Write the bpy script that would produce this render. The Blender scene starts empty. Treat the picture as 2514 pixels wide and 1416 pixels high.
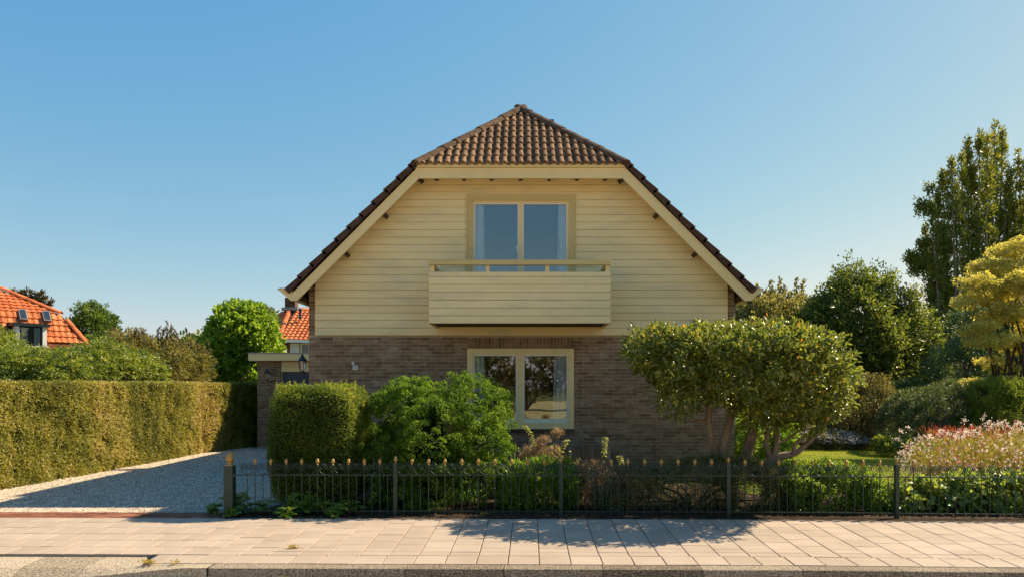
import bpy, bmesh, math, random
import numpy as np
from mathutils import Vector, Matrix

# ---------------------------------------------------------------- camera, world, sun, exposure
scene = bpy.context.scene
COL = scene.collection
F, CX, CY, EYE = 1800.0, 1280.0, 950.0, 1.66      # focal length in photo pixels, vanishing point, eye height
cd = bpy.data.cameras.new('camera'); cam = bpy.data.objects.new('camera', cd); COL.objects.link(cam)
cam.location = (0, 0, EYE); cam.rotation_euler = (math.radians(90), 0, 0)
cd.sensor_width = 36; cd.lens = F/2514*36
cd.shift_x = -(CX-1257)/2514; cd.shift_y = (CY-708)/2514
cd.clip_start = 0.1; cd.clip_end = 3000
scene.camera = cam

SUN = Vector((1.0, 0.48, 1.0)).normalized()
SUN_EL = math.asin(SUN.z); SUN_ROT = math.atan2(SUN.x, SUN.y)
world = bpy.data.worlds.new('World'); scene.world = world; world.use_nodes = True
wn = world.node_tree
for n in list(wn.nodes): wn.nodes.remove(n)
sky = wn.nodes.new('ShaderNodeTexSky'); sky.sky_type = 'NISHITA'; sky.sun_disc = False
sky.sun_elevation = SUN_EL; sky.sun_rotation = SUN_ROT
sky.air_density = 1.0; sky.dust_density = 0.5; sky.ozone_density = 1.6; sky.altitude = 0
bg = wn.nodes.new('ShaderNodeBackground'); bg.inputs['Strength'].default_value = 0.12
wo = wn.nodes.new('ShaderNodeOutputWorld')
SKY_S, EXPO = 0.10, 1.02
bg.inputs['Strength'].default_value = SKY_S
sep = wn.nodes.new('ShaderNodeSeparateColor'); com = wn.nodes.new('ShaderNodeCombineColor')   # the three bands of the sky are graded over its whole dome
wn.links.new(sky.outputs[0], sep.inputs[0])
for ch, (A_, g_) in enumerate(((0.82, 1.21), (0.70, 0.668), (0.695, 0.2))):
    m1 = wn.nodes.new('ShaderNodeMath'); m1.operation = 'MULTIPLY'; m1.inputs[1].default_value = 0.1757; wn.links.new(sep.outputs[ch], m1.inputs[0])
    m2 = wn.nodes.new('ShaderNodeMath'); m2.operation = 'POWER'; m2.inputs[1].default_value = g_; wn.links.new(m1.outputs[0], m2.inputs[0])
    m3 = wn.nodes.new('ShaderNodeMath'); m3.operation = 'MULTIPLY'; m3.inputs[1].default_value = A_*1.05/(SKY_S*2**EXPO); wn.links.new(m2.outputs[0], m3.inputs[0])
    wn.links.new(m3.outputs[0], com.inputs[ch])
wn.links.new(com.outputs[0], bg.inputs['Color']); wn.links.new(bg.outputs[0], wo.inputs['Surface'])
sd = bpy.data.lights.new('sun', 'SUN'); sd.energy = 4.8; sd.angle = math.radians(0.5); sd.color = (1.0, 0.84, 0.60)
so = bpy.data.objects.new('sun', sd); COL.objects.link(so)
so.rotation_euler = SUN.to_track_quat('Z', 'Y').to_euler(); so.location = (20, 10, 20)
vs = scene.view_settings
vs.view_transform = 'Standard'; vs.look = 'None'; vs.gamma = 1.0; vs.exposure = EXPO; vs.use_curve_mapping = False
scene.render.engine = 'CYCLES'
scene.cycles.max_bounces = 8; scene.cycles.transparent_max_bounces = 12
scene.cycles.caustics_reflective = False; scene.cycles.caustics_refractive = False
scene.cycles.sample_clamp_indirect = 6.0

# ---------------------------------------------------------------- helpers: places
def P(px, py, Z):                      # a point of the photo at distance Z
    return Vector(((px-CX)/F*Z, Z, EYE-(py-CY)/F*Z))
YF = 13.2; SF = F/YF                   # house front
def fx(px): return (px-CX)/SF
def fz(py): return EYE-(py-CY)/SF
TH = math.radians(-0.8)                # the street runs a touch askew to the house
def S(x, y, z=0.0):
    X = x*math.cos(TH)-y*math.sin(TH); Y = x*math.sin(TH)+y*math.cos(TH)
    return Vector((X, Y, z-0.02*max(0.0, x-2.5)/3.0))
def pave_z(y): return 0.025+(y-9.1)*0.029

# ---------------------------------------------------------------- helpers: materials
def new_mat(name):
    m = bpy.data.materials.new(name); m.use_nodes = True
    nt = m.node_tree
    for n in list(nt.nodes): nt.nodes.remove(n)
    out = nt.nodes.new('ShaderNodeOutputMaterial')
    return m, nt, out
def N(nt, kind, **kw):
    n = nt.nodes.new(kind)
    for k, v in kw.items():
        if k in n.inputs: n.inputs[k].default_value = v
        else: setattr(n, k, v)
    return n
def math_node(nt, op, a, b=None):
    n = nt.nodes.new('ShaderNodeMath'); n.operation = op
    for i, v in enumerate((a, b)):
        if v is None: continue
        if isinstance(v, (int, float)): n.inputs[i].default_value = v
        else: nt.links.new(v, n.inputs[i])
    return n.outputs[0]
def ramp(nt, fac, stops):
    r = nt.nodes.new('ShaderNodeValToRGB'); e = r.color_ramp.elements
    while len(e) > 1: e.remove(e[-1])
    e[0].position = stops[0][0]; e[0].color = (*stops[0][1], 1)
    for p, c in stops[1:]:
        k = e.new(p); k.color = (*c, 1)
    nt.links.new(fac, r.inputs[0])
    return r.outputs[0]
def mixc(nt, fac, a, b, mode='MIX'):
    m = nt.nodes.new('ShaderNodeMix'); m.data_type = 'RGBA'; m.blend_type = mode
    for sock, v in ((m.inputs[0], fac), (m.inputs[6], a), (m.inputs[7], b)):
        if isinstance(v, (int, float)): sock.default_value = v
        elif isinstance(v, tuple): sock.default_value = (*v, 1)
        else: nt.links.new(v, sock)
    return m.outputs[2]
def noise(nt, vec, scale, detail=4, rough=0.55):
    n = N(nt, 'ShaderNodeTexNoise'); n.inputs['Scale'].default_value = scale
    n.inputs['Detail'].default_value = detail; n.inputs['Roughness'].default_value = rough
    nt.links.new(vec, n.inputs['Vector']); return n.outputs['Fac']
def scaled(nt, vec, s):
    m = nt.nodes.new('ShaderNodeMapping'); m.inputs['Scale'].default_value = s
    nt.links.new(vec, m.inputs['Vector']); return m.outputs[0]
def surf(name, stops, scale=3.0, rough=0.7, bump=0.0, bscale=60.0, spec=0.3, stretch=None, per_piece=0.0,
         speck=None, metallic=0.0, stain=None, blotch=None):
    """a worn surface: colour ramp over noise, per-piece tone, specks, stains, fine relief"""
    m, nt, out = new_mat(name)
    pos = N(nt, 'ShaderNodeNewGeometry').outputs['Position']
    vec = scaled(nt, pos, stretch) if stretch else pos
    f = noise(nt, vec, scale)
    if per_piece:
        at = N(nt, 'ShaderNodeAttribute', attribute_name='tone').outputs['Fac']
        oi = N(nt, 'ShaderNodeObjectInfo').outputs['Random']
        t = math_node(nt, 'FRACT', math_node(nt, 'ADD', at, oi))
        t = math_node(nt, 'MULTIPLY', math_node(nt, 'SUBTRACT', t, 0.5), per_piece)
        f = math_node(nt, 'ADD', f, t)
    c = ramp(nt, f, stops)
    if stain:                           # (colour, scale, low, high, strength)
        s = noise(nt, scaled(nt, pos, stain[5]) if len(stain) > 5 else pos, stain[1], 5, 0.65)
        mr = N(nt, 'ShaderNodeMapRange'); mr.inputs[1].default_value = stain[2]; mr.inputs[2].default_value = stain[3]
        mr.inputs[4].default_value = stain[4]; nt.links.new(s, mr.inputs[0])
        c = mixc(nt, mr.outputs[0], c, stain[0])
    if speck:                           # (colour, scale, threshold)
        v = N(nt, 'ShaderNodeTexVoronoi'); v.inputs['Scale'].default_value = speck[1]; nt.links.new(pos, v.inputs['Vector'])
        k = math_node(nt, 'LESS_THAN', v.outputs['Distance'], speck[2])
        c = mixc(nt, k, c, speck[0])
    b = N(nt, 'ShaderNodeBsdfPrincipled', Roughness=rough, Metallic=metallic)
    b.inputs['Specular IOR Level'].default_value = spec
    nt.links.new(c, b.inputs['Base Color'])
    if bump:
        bn = N(nt, 'ShaderNodeBump', Strength=bump, Distance=0.01)
        nt.links.new(noise(nt, vec, bscale, 6, 0.6), bn.inputs['Height']); nt.links.new(bn.outputs[0], b.inputs['Normal'])
    nt.links.new(b.outputs[0], out.inputs[0])
    return m
LEAF_K = 2.2
def leaf_mat(name, stops, trans=0.35, rough=0.42, spec=0.5, tint=(1.25, 1.15, 0.35), k=None):
    m, nt, out = new_mat(name)
    at = N(nt, 'ShaderNodeAttribute', attribute_name='tone').outputs['Fac']
    kk = LEAF_K if k is None else k
    stops = [(p_, tuple(min(.85, q_*kk*k_) for q_, k_ in zip(c_, (1.12, 1.0, .85) if k is None else (1, 1, 1)))) for p_, c_ in stops]
    c = ramp(nt, at, stops)
    b = N(nt, 'ShaderNodeBsdfPrincipled', Roughness=rough); b.inputs['Specular IOR Level'].default_value = spec
    nt.links.new(c, b.inputs['Base Color'])
    tr = N(nt, 'ShaderNodeBsdfTranslucent')
    tc = mixc(nt, 1.0, c, tint, 'MULTIPLY'); 
    br = N(nt, 'ShaderNodeBrightContrast'); nt.links.new(tc, br.inputs[0]); br.inputs[1].default_value = 0.02
    nt.links.new(br.outputs[0], tr.inputs[0])
    mx = N(nt, 'ShaderNodeMixShader'); mx.inputs[0].default_value = min(.58, trans+.12)
    nt.links.new(b.outputs[0], mx.inputs[1]); nt.links.new(tr.outputs[0], mx.inputs[2]); nt.links.new(mx.outputs[0], out.inputs[0])
    return m
def glass_mat(name, refl=0.10, tint=(0.90, 0.93, 0.92)):
    m, nt, out = new_mat(name)
    fr = N(nt, 'ShaderNodeFresnel'); fr.inputs[0].default_value = 1.5
    f = math_node(nt, 'ADD', fr.outputs[0], refl)
    g = N(nt, 'ShaderNodeBsdfGlossy', Roughness=0.004); g.inputs[0].default_value = (0.95, 0.97, 1, 1)
    t = N(nt, 'ShaderNodeBsdfTransparent'); t.inputs[0].default_value = (*tint, 1)
    mx = N(nt, 'ShaderNodeMixShader'); nt.links.new(f, mx.inputs[0]); nt.links.new(t.outputs[0], mx.inputs[1]); nt.links.new(g.outputs[0], mx.inputs[2])
    bn = N(nt, 'ShaderNodeBump', Strength=0.04, Distance=0.01)
    nt.links.new(noise(nt, N(nt, 'ShaderNodeNewGeometry').outputs['Position'], 2.0, 2), bn.inputs['Height']); nt.links.new(bn.outputs[0], g.inputs['Normal'])
    nt.links.new(mx.outputs[0], out.inputs[0]); return m

M = {}
M['cream'] = surf('cream_paint', [(0.3, (0.77, 0.60, 0.30)), (0.7, (0.83, 0.665, 0.35))], 1.2, 0.5, 0.12, 90, 0.35, (1, 1, 6), 0.25,
                  stain=((0.42, 0.40, 0.30), 1.3, 0.50, 0.76, 0.55, (0.8, 1, 3.2)), speck=((0.30, 0.26, 0.16), 9.0, 0.035))
M['cream_trim'] = surf('cream_trim_paint', [(0.3, (0.76, 0.58, 0.265)), (0.7, (0.81, 0.625, 0.305))], 0.9, 0.45, 0.08, 80, 0.35,
                  stain=((0.40, 0.33, 0.18), 2.5, 0.55, 0.8, 0.3))
M['casing'] = surf('ochre_casing_paint', [(0.3, (0.55, 0.42, 0.165)), (0.7, (0.60, 0.46, 0.19))], 1.1, 0.5, 0.05, 80, 0.35)
M['sash'] = surf('pale_sash_paint', [(0.3, (0.74, 0.68, 0.50)), (0.7, (0.78, 0.72, 0.55))], 1.1, 0.4, 0.03, 80, 0.4)
M['brick'] = surf('dark_brown_brick', [(0.2, (0.145, 0.085, 0.048)), (0.45, (0.215, 0.133, 0.078)), (0.62, (0.265, 0.170, 0.102)), (0.85, (0.34, 0.235, 0.15))],
                  9.0, 0.85, 0.6, 70, 0.2, None, 0.46, stain=((0.48, 0.41, 0.34), 5.5, 0.60, 0.72, 0.6, (0.6, 1, 1.6)))
M['mortar'] = surf('grey_mortar', [(0.3, (0.38, 0.30, 0.19)), (0.7, (0.48, 0.39, 0.26))], 5.0, 0.95, 0.5, 200, 0.1)
M['sill_tile'] = surf('black_glazed_tile', [(0.3, (0.015, 0.014, 0.014)), (0.7, (0.03, 0.028, 0.028))], 9.0, 0.25, 0.05, 50, 0.5, None, 0.3)
M['roof_tile'] = surf('brown_concrete_tile', [(0.2, (0.10, 0.055, 0.028)), (0.5, (0.20, 0.110, 0.054)), (0.8, (0.30, 0.175, 0.088))], 9.0, 0.85, 0.8, 140, 0.2, None, 0.3,
                  speck=((0.42, 0.36, 0.30), 17.0, 0.085), stain=((0.075, 0.06, 0.035), 5.0, 0.55, 0.8, 0.5))
M['verge'] = surf('dark_verge_tile', [(0.2, (0.055, 0.030, 0.020)), (0.8, (0.10, 0.055, 0.036))], 9.0, 0.85, 0.8, 140, 0.2, None, 0.3,
                  speck=((0.38, 0.30, 0.25), 19.0, 0.11))
M['dark_wood'] = surf('dark_stained_wood', [(0.3, (0.022, 0.014, 0.010)), (0.7, (0.05, 0.03, 0.02))], 14.0, 0.6, 0.3, 90, 0.3)
M['zinc'] = surf('weathered_zinc', [(0.3, (0.20, 0.19, 0.18)), (0.7, (0.30, 0.29, 0.27))], 3.0, 0.5, 0.05, 60, 0.5, None, 0, metallic=0.3)
M['fence'] = surf('dark_green_iron_paint', [(0.3, (0.010, 0.025, 0.017)), (0.7, (0.018, 0.042, 0.029))], 12.0, 0.42, 0.15, 120, 0.5,
                  stain=((0.06, 0.055, 0.045), 9.0, 0.66, 0.8, 0.5))
M['gold'] = surf('gold_paint', [(0.25, (0.22, 0.12, 0.03)), (0.7, (0.52, 0.31, 0.08))], 60.0, 0.38, 0.3, 160, 0.6, None, 0, metallic=0.35)
M['slab'] = surf('beige_concrete_slab', [(0.25, (0.35, 0.272, 0.208)), (0.75, (0.435, 0.345, 0.268))], 1.6, 0.85, 0.35, 260, 0.25, None, 0.35,
                 speck=((0.27, 0.2, 0.14), 31.0, 0.035), stain=((0.34, 0.26, 0.18), 1.3, 0.55, 0.8, 0.4))
M['joint'] = surf('sandy_joint', [(0.35, (0.06, 0.042, 0.024)), (0.65, (0.22, 0.16, 0.10))], 1.1, 0.95, 0.5, 200, 0.1)
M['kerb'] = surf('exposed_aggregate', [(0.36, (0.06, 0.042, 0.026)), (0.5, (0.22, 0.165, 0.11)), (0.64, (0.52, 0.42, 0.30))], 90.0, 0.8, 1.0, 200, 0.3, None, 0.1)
M['kerb_ramp'] = surf('sunlit_aggregate', [(0.36, (0.16, 0.12, 0.08)), (0.5, (0.40, 0.315, 0.22)), (0.64, (0.66, 0.54, 0.39))], 70.0, 0.8, 1.0, 160, 0.3, None, 0.1)  # brighter copy of the kerb aggregate; the ramp's sunlight is put into its colour
M['ridge'] = surf('dark_ridge_cap', [(0.2, (0.07, 0.042, 0.026)), (0.5, (0.12, 0.075, 0.046)), (0.8, (0.18, 0.12, 0.075))], 7.0, 0.9, 1.0, 120, 0.15, None, 0.25, speck=((0.42, 0.36, 0.30), 13.0, 0.07), stain=((0.06, 0.055, 0.03), 6.0, 0.5, 0.8, 0.5))
M['road'] = surf('pale_asphalt', [(0.3, (0.42, 0.335, 0.25)), (0.7, (0.58, 0.475, 0.365))], 160.0, 0.9, 0.8, 180, 0.2)
M['clay'] = surf('red_clay_paver', [(0.25, (0.16, 0.06, 0.036)), (0.75, (0.30, 0.12, 0.07))], 8.0, 0.85, 0.6, 120, 0.2, None, 0.5)
M['gravel_bed'] = surf('gravel_bed', [(0.3, (0.18, 0.15, 0.12)), (0.7, (0.50, 0.42, 0.33))], 55.0, 0.95, 1.0, 55, 0.1)
M['soil'] = surf('dark_garden_soil', [(0.3, (0.022, 0.014, 0.009)), (0.7, (0.085, 0.055, 0.034))], 14.0, 0.95, 1.0, 40, 0.1,
                 speck=((0.25, 0.15, 0.07), 26.0, 0.10))
M['lawn'] = surf('lawn_turf', [(0.25, (0.075, 0.105, 0.016)), (0.55, (0.13, 0.165, 0.025)), (0.8, (0.20, 0.20, 0.045))], 1.3, 0.95, 1.0, 40, 0.05)
M['meadow'] = surf('rough_grass_ground', [(0.3, (0.05, 0.07, 0.015)), (0.7, (0.15, 0.15, 0.045))], 0.5, 0.95, 1.0, 10, 0.05)
M['dry_grass'] = surf('dry_sunny_grass_ground', [(0.3, (0.26, 0.22, 0.08)), (0.7, (0.48, 0.40, 0.20))], 0.5, 0.95, 1.0, 10, 0.05)
M['dark_twig_core'] = surf('dark_twig_fill', [(0.3, (0.010, 0.012, 0.005)), (0.7, (0.028, 0.026, 0.012))], 20.0, 0.95, 0.8, 60, 0.05)  # solid core behind the leaves, nearly black so the leaf gaps read dark
M['bark'] = surf('grey_brown_bark', [(0.25, (0.11, 0.075, 0.05)), (0.5, (0.22, 0.155, 0.105)), (0.8, (0.36, 0.28, 0.20))], 11.0, 0.85, 1.0, 45, 0.2, (1, 1, 0.35))
M['bark_dark'] = surf('dark_bark', [(0.3, (0.035, 0.025, 0.018)), (0.7, (0.10, 0.075, 0.055))], 11.0, 0.9, 1.0, 40, 0.1, (1, 1, 0.3))
M['red_tile'] = surf('orange_clay_tile', [(0.2, (0.36, 0.085, 0.025)), (0.55, (0.56, 0.15, 0.045)), (0.85, (0.66, 0.24, 0.09))], 3.0, 0.75, 0.3, 90, 0.3, None, 0.4)
M['red_under'] = surf('roof_underlay_dark', [(0.3, (0.10, 0.03, 0.012)), (0.7, (0.16, 0.05, 0.02))], 3.0, 0.9)
M['brown_under'] = surf('roof_underlay_brown', [(0.3, (0.02, 0.013, 0.009)), (0.7, (0.035, 0.022, 0.015))], 3.0, 0.9)
M['white'] = surf('white_paint', [(0.3, (0.72, 0.70, 0.65)), (0.7, (0.80, 0.78, 0.74))], 2.0, 0.5, 0.05, 80, 0.3)
M['curtain'] = surf('white_curtain_cloth', [(0.3, (0.72, 0.74, 0.78)), (0.7, (0.82, 0.84, 0.88))], 4.0, 0.9, 0.1, 200, 0.1)
M['plaster'] = surf('interior_plaster', [(0.3, (0.30, 0.26, 0.2)), (0.7, (0.36, 0.31, 0.25))], 1.0, 0.9)
M['black_metal'] = surf('black_lantern_metal', [(0.3, (0.015, 0.018, 0.024)), (0.7, (0.035, 0.04, 0.05))], 14.0, 0.4, 0.1, 100, 0.5)
M['blue_door'] = surf('dark_blue_door_paint', [(0.3, (0.022, 0.032, 0.052)), (0.7, (0.030, 0.042, 0.066))], 2.0, 0.45, 0.05, 60, 0.4)
M['dark_frame'] = surf('dark_green_frame', [(0.3, (0.012, 0.02, 0.02)), (0.7, (0.02, 0.03, 0.03))], 3.0, 0.5)
M['red_brick'] = surf('brown_red_brick', [(0.2, (0.11, 0.055, 0.035)), (0.8, (0.24, 0.13, 0.09))], 9.0, 0.85, 0.4, 60, 0.2, None, 0.6)
M['glass'] = glass_mat('window_glass')
M['glass_lamp'] = glass_mat('lantern_glass', 0.05, (0.93, 0.93, 0.9))
M['bulb'] = surf('milky_bulb', [(0.3, (0.75, 0.74, 0.7)), (0.7, (0.8, 0.79, 0.75))], 2.0, 0.3)
M['skylight'] = surf('skylight_glass', [(0.3, (0.02, 0.03, 0.04)), (0.7, (0.03, 0.04, 0.055))], 2.0, 0.08, 0, 10, 0.8)
M['gravel'] = surf('pale_gravel_stone', [(0.2, (0.20, 0.165, 0.13)), (0.5, (0.50, 0.40, 0.30)), (0.8, (0.70, 0.58, 0.44))], 5.0, 0.85, 0, 10, 0.2, None, 1.0)

# ---------------------------------------------------------------- helpers: objects
def wl(o):
    v = Vector((0, 0, 0))
    while o is not None: v = v+o.location; o = o.parent
    return v
def tag(o, label=None, cat=None, group=None, kind=None):
    if label: o['label'] = label
    if cat: o['category'] = cat
    if group: o['group'] = group
    if kind: o['kind'] = kind
    return o
def thing(name, loc, label, cat, group=None):
    o = bpy.data.objects.new(name, None); o.empty_display_size = 0.2; COL.objects.link(o); o.location = loc
    return tag(o, label, cat, group)
def add(name, me, parent=None, loc=None, rot=None, kind=None):
    o = bpy.data.objects.new(name, me); COL.objects.link(o)
    if parent is not None: o.parent = parent
    if loc is not None: o.location = Vector(loc)-(wl(parent) if parent is not None else Vector((0, 0, 0)))
    if rot is not None: o.rotation_euler = rot
    if kind: o['kind'] = kind
    return o
class MB:
    """collects plain shapes in world coordinates"""
    def __init__(s): s.v = []; s.f = []; s.t = []
    def poly(s, pts, faces, tone=None):
        b = len(s.v); s.v += [tuple(p) for p in pts]; s.f += [tuple(b+i for i in f) for f in faces]
        s.t += [random.random() if tone is None else tone]*len(faces)
    def box(s, x0, x1, y0, y1, z0, z1, tone=None):
        p = [(x0,y0,z0),(x1,y0,z0),(x1,y1,z0),(x0,y1,z0),(x0,y0,z1),(x1,y0,z1),(x1,y1,z1),(x0,y1,z1)]
        t = random.random() if tone is None else tone
        s.poly(p, [(0,3,2,1),(4,5,6,7),(0,1,5,4),(1,2,6,5),(2,3,7,6),(3,0,4,7)], t)
    def prism(s, poly, d, caps=True):          # closed polygon swept by vector d
        n = len(poly); d = Vector(d); a = [Vector(p) for p in poly]; b = [p+d for p in a]
        fs = [(i, (i+1) % n, n+(i+1) % n, n+i) for i in range(n)]
        if caps: fs += [tuple(range(n-1, -1, -1)), tuple(range(n, 2*n))]
        s.poly(a+b, fs, random.random())
    def tube(s, pts, rad, seg=6, cap=True):
        pts = [Vector(p) for p in pts]; n = len(pts)
        if isinstance(rad, (int, float)): rad = [rad]*n
        up = None; ring = []
        for i, p in enumerate(pts):
            d = (pts[min(i+1, n-1)]-pts[max(i-1, 0)]).normalized()
            if up is None: up = d.orthogonal().normalized()
            up = (up-d*up.dot(d)).normalized() if (up-d*up.dot(d)).length > 1e-5 else d.orthogonal().normalized()
            w = d.cross(up)
            ring += [p+(up*math.cos(2*math.pi*k/seg)+w*math.sin(2*math.pi*k/seg))*rad[i] for k in range(seg)]
        fs = [(i*seg+k, i*seg+(k+1) % seg, (i+1)*seg+(k+1) % seg, (i+1)*seg+k) for i in range(n-1) for k in range(seg)]
        if cap: fs += [tuple(range(seg-1, -1, -1)), tuple((n-1)*seg+k for k in range(seg))]
        s.poly(ring, fs, 0.5)
    def lathe(s, c, prof, seg=12, rot=0.0):       # prof: (r, z) pairs
        c = Vector(c); n = len(prof); ring = []
        for r, z in prof:
            ring += [c+Vector((r*math.cos(rot+2*math.pi*k/seg), r*math.sin(rot+2*math.pi*k/seg), z)) for k in range(seg)]
        fs = [(i*seg+k, i*seg+(k+1) % seg, (i+1)*seg+(k+1) % seg, (i+1)*seg+k) for i in range(n-1) for k in range(seg)]
        fs += [tuple(range(seg-1, -1, -1)), tuple((n-1)*seg+k for k in range(seg))]
        s.poly(ring, fs, 0.5)
    def mesh(s, name, m, origin=(0, 0, 0), smooth=False):
        me = bpy.data.meshes.new(name); o = Vector(origin)
        me.from_pydata([(Vector(v)-o)[:] for v in s.v], [], s.f)
        a = me.attributes.new('tone', 'FLOAT', 'FACE'); a.data.foreach_set('value', s.t)
        me.materials.append(m)
        if smooth: me.polygons.foreach_set('use_smooth', [True]*len(me.polygons))
        me.update(); return me
    def make(s, name, m, parent=None, smooth=False, kind=None, bevel=0.0):
        pw = wl(parent) if parent is not None else Vector((0, 0, 0))
        me = s.mesh(name, m, pw, smooth)
        if bevel:
            bm = bmesh.new(); bm.from_mesh(me)
            bmesh.ops.bevel(bm, geom=bm.edges[:], offset=bevel, segments=1, affect='EDGES', clamp_overlap=True)
            bm.to_mesh(me); bm.free()
        o = bpy.data.objects.new(name, me); COL.objects.link(o)
        if parent is not None: o.parent = parent
        if kind: o['kind'] = kind
        return o
def box(name, m, parent, x0, x1, y0, y1, z0, z1, bevel=0.0):
    b = MB(); b.box(x0, x1, y0, y1, z0, z1); return b.make(name, m, parent, bevel=bevel)

random.seed(7); RNG = np.random.default_rng(11)
def nrm(a): return a/np.maximum(np.linalg.norm(a, axis=-1, keepdims=True), 1e-9)

def np_mesh(name, V, Fc, tone, m, parent, smooth=False):
    """V (n,3), Fc (k,3) triangles"""
    pw = np.array(wl(parent)) if parent is not None else np.zeros(3)
    me = bpy.data.meshes.new(name); V = (V-pw).astype(np.float32)
    me.vertices.add(len(V)); me.vertices.foreach_set('co', V.ravel())
    k = Fc.shape[0]; w = Fc.shape[1]
    me.loops.add(k*w); me.loops.foreach_set('vertex_index', Fc.astype(np.int32).ravel())
    me.polygons.add(k); me.polygons.foreach_set('loop_start', np.arange(0, k*w, w, dtype=np.int32))
    if smooth: me.polygons.foreach_set('use_smooth', np.ones(k, bool))
    a = me.attributes.new('tone', 'FLOAT', 'FACE'); a.data.foreach_set('value', tone.astype(np.float32))
    me.materials.append(m); me.update(calc_edges=True)
    return add(name, me, parent)
def leaves(name, pos, d, nn, L, W, tone, m, parent, big=False, fold=0.35):
    """one small folded blade per row"""
    n = len(pos); d = nrm(d); nn = nn-d*np.sum(nn*d, 1, keepdims=True); nn = nrm(nn); sd_ = np.cross(d, nn)
    L = np.broadcast_to(L, n)[:, None]; W = np.broadcast_to(W, n)[:, None]
    if not big:
        V = np.stack([pos, pos+d*L*.45+sd_*W*.5+nn*W*fold, pos+d*L, pos+d*L*.45-sd_*W*.5+nn*W*fold], 1).reshape(-1, 3)
        T = np.array([[0, 1, 2], [0, 2, 3]]); k = 4
    else:
        V = np.stack([pos, pos+d*L*.28+sd_*W*.42+nn*W*fold*.8, pos+d*L*.62+sd_*W*.42+nn*(W*fold*.7-L*.03), pos+d*L-nn*L*.13,
                      pos+d*L*.62-sd_*W*.42+nn*(W*fold*.7-L*.03), pos+d*L*.28-sd_*W*.42+nn*W*fold*.8, pos+d*L*.45], 1).reshape(-1, 3)
        T = np.array([[0, 1, 6], [1, 2, 6], [2, 3, 6], [3, 4, 6], [4, 5, 6], [5, 0, 6]]); k = 7
    Fc = (np.arange(n)[:, None, None]*k+T[None]).reshape(-1, 3)
    return np_mesh(name, V, Fc, np.repeat(tone, len(T)), m, parent)

def vnoise(p, s, seed=0):
    """cheap smooth noise from a few sines"""
    r = np.random.default_rng(seed); out = np.zeros(len(p)); a = 1.0
    for o in range(3):
        for k in range(3):
            w = r.normal(size=3)*s*(1.9**o); out += a*np.sin(p@w+r.uniform(0, 6.28))
        a *= .55
    return out/3.0
def ell_points(ells, n, lo=0.8, hi=1.03, rng=RNG, zmin=None):
    """points near the skin of a union of ellipsoids, with outward normals"""
    E = np.array(ells, float); w = (E[:, 3]*E[:, 4]+E[:, 3]*E[:, 5]+E[:, 4]*E[:, 5]); w /= w.sum()
    C = np.zeros((0, 3)); Nn = np.zeros((0, 3))
    while len(C) < n:
        k = rng.choice(len(E), size=n, p=w); u = nrm(rng.normal(size=(n, 3))); r = rng.uniform(lo, hi, (n, 1))
        c = E[k, :3]+u*E[k, 3:6]*r; nn = nrm(u/E[k, 3:6])
        ins = np.zeros(n, int)
        for e in E: ins += (np.sum(((c-e[:3])/e[3:6])**2, 1) < lo**2*.85)
        ok = ins == 0
        if zmin is not None: ok &= c[:, 2] > zmin
        C = np.vstack([C, c[ok]]); Nn = np.vstack([Nn, nn[ok]])
    return C[:n], Nn[:n]
def fol(C, Nn, per, rc, out=.8, up=.3, rnd=.7, nup=.5, nout=.3, rng=RNG, flat=1.0, ctone=.5):
    n = len(C)*per; i = np.repeat(np.arange(len(C)), per)
    off = rng.normal(size=(n, 3)); off = nrm(off)*rng.uniform(0, 1, (n, 1))**.5*np.array(rc if np.ndim(rc) else (rc, rc, rc*flat))
    pos = C[i]+off; z = np.array([0, 0, 1.0])
    d = nrm(Nn[i]*out+z*up+nrm(off)*.4+rng.normal(size=(n, 3))*rnd)
    nn = z*nup+Nn[i]*nout+nrm(off)*.75+rng.normal(size=(n, 3))*.45
    ct = rng.uniform(0, 1, len(C)); tone = np.clip(ct[i]*ctone+rng.uniform(0, 1, n)*(1-ctone), 0, 1)
    return pos, d, nn, tone
def branches(base, tops, r0, rng=RNG, wob=.06, seg=6, bend=.5):
    """limbs from a base to points in the crown"""
    b = MB()
    for t, r in tops:
        a = Vector(base); t = Vector(t); pts = []; rad = []; L = (t-a).length
        for k in range(7):
            s = k/6; p = a.lerp(t, s); p.z += bend*L*.18*math.sin(s*math.pi)
            if 0 < k < 6: p += Vector(rng.normal(size=3)*wob*L*.5)
            pts.append(p); rad.append(r0*r*(1-s*.85))
        b.tube(pts, rad, seg)
    return b
def R3(*a): return np.array(a, float)

# ---------------------------------------------------------------- brickwork
BR_L, BR_H, BR_P, BR_C = 0.207, 0.0505, 0.22, 0.0622
def brick_mesh(l, h, seed, depth=0.03):
    r = random.Random(seed); b = MB(); j = lambda: r.uniform(-.0022, .0022)
    x, z = l/2, h/2
    p = [(-x+j(), 0+j()*.6, -z+j()), (x+j(), 0+j()*.6, -z+j()), (x+j(), depth, -z), (-x+j(), depth, -z),
         (-x+j(), 0+j()*.6, z+j()), (x+j(), 0+j()*.6, z+j()), (x, depth, z), (-x, depth, z)]
    m_ = [((p[0][0]+p[1][0])/2+j()*5, -.001, p[0][2]+j()), ((p[4][0]+p[5][0])/2+j()*5, -.001, p[4][2]+j())]
    b.poly(p+m_, [(0, 8, 9, 4), (8, 1, 5, 9), (1, 2, 6, 5), (3, 0, 4, 7), (4, 9, 5, 6, 7), (0, 3, 2, 1, 8)], 0.0)
    return b
BRICK_MESHES = {}
def brick_var(l, h):
    k = (round(l, 3), round(h, 3), random.randrange(6))
    if k not in BRICK_MESHES: BRICK_MESHES[k] = brick_mesh(l, h, hash(k) & 0xffff).mesh('brick', M['brick'])
    return BRICK_MESHES[k]
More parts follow.
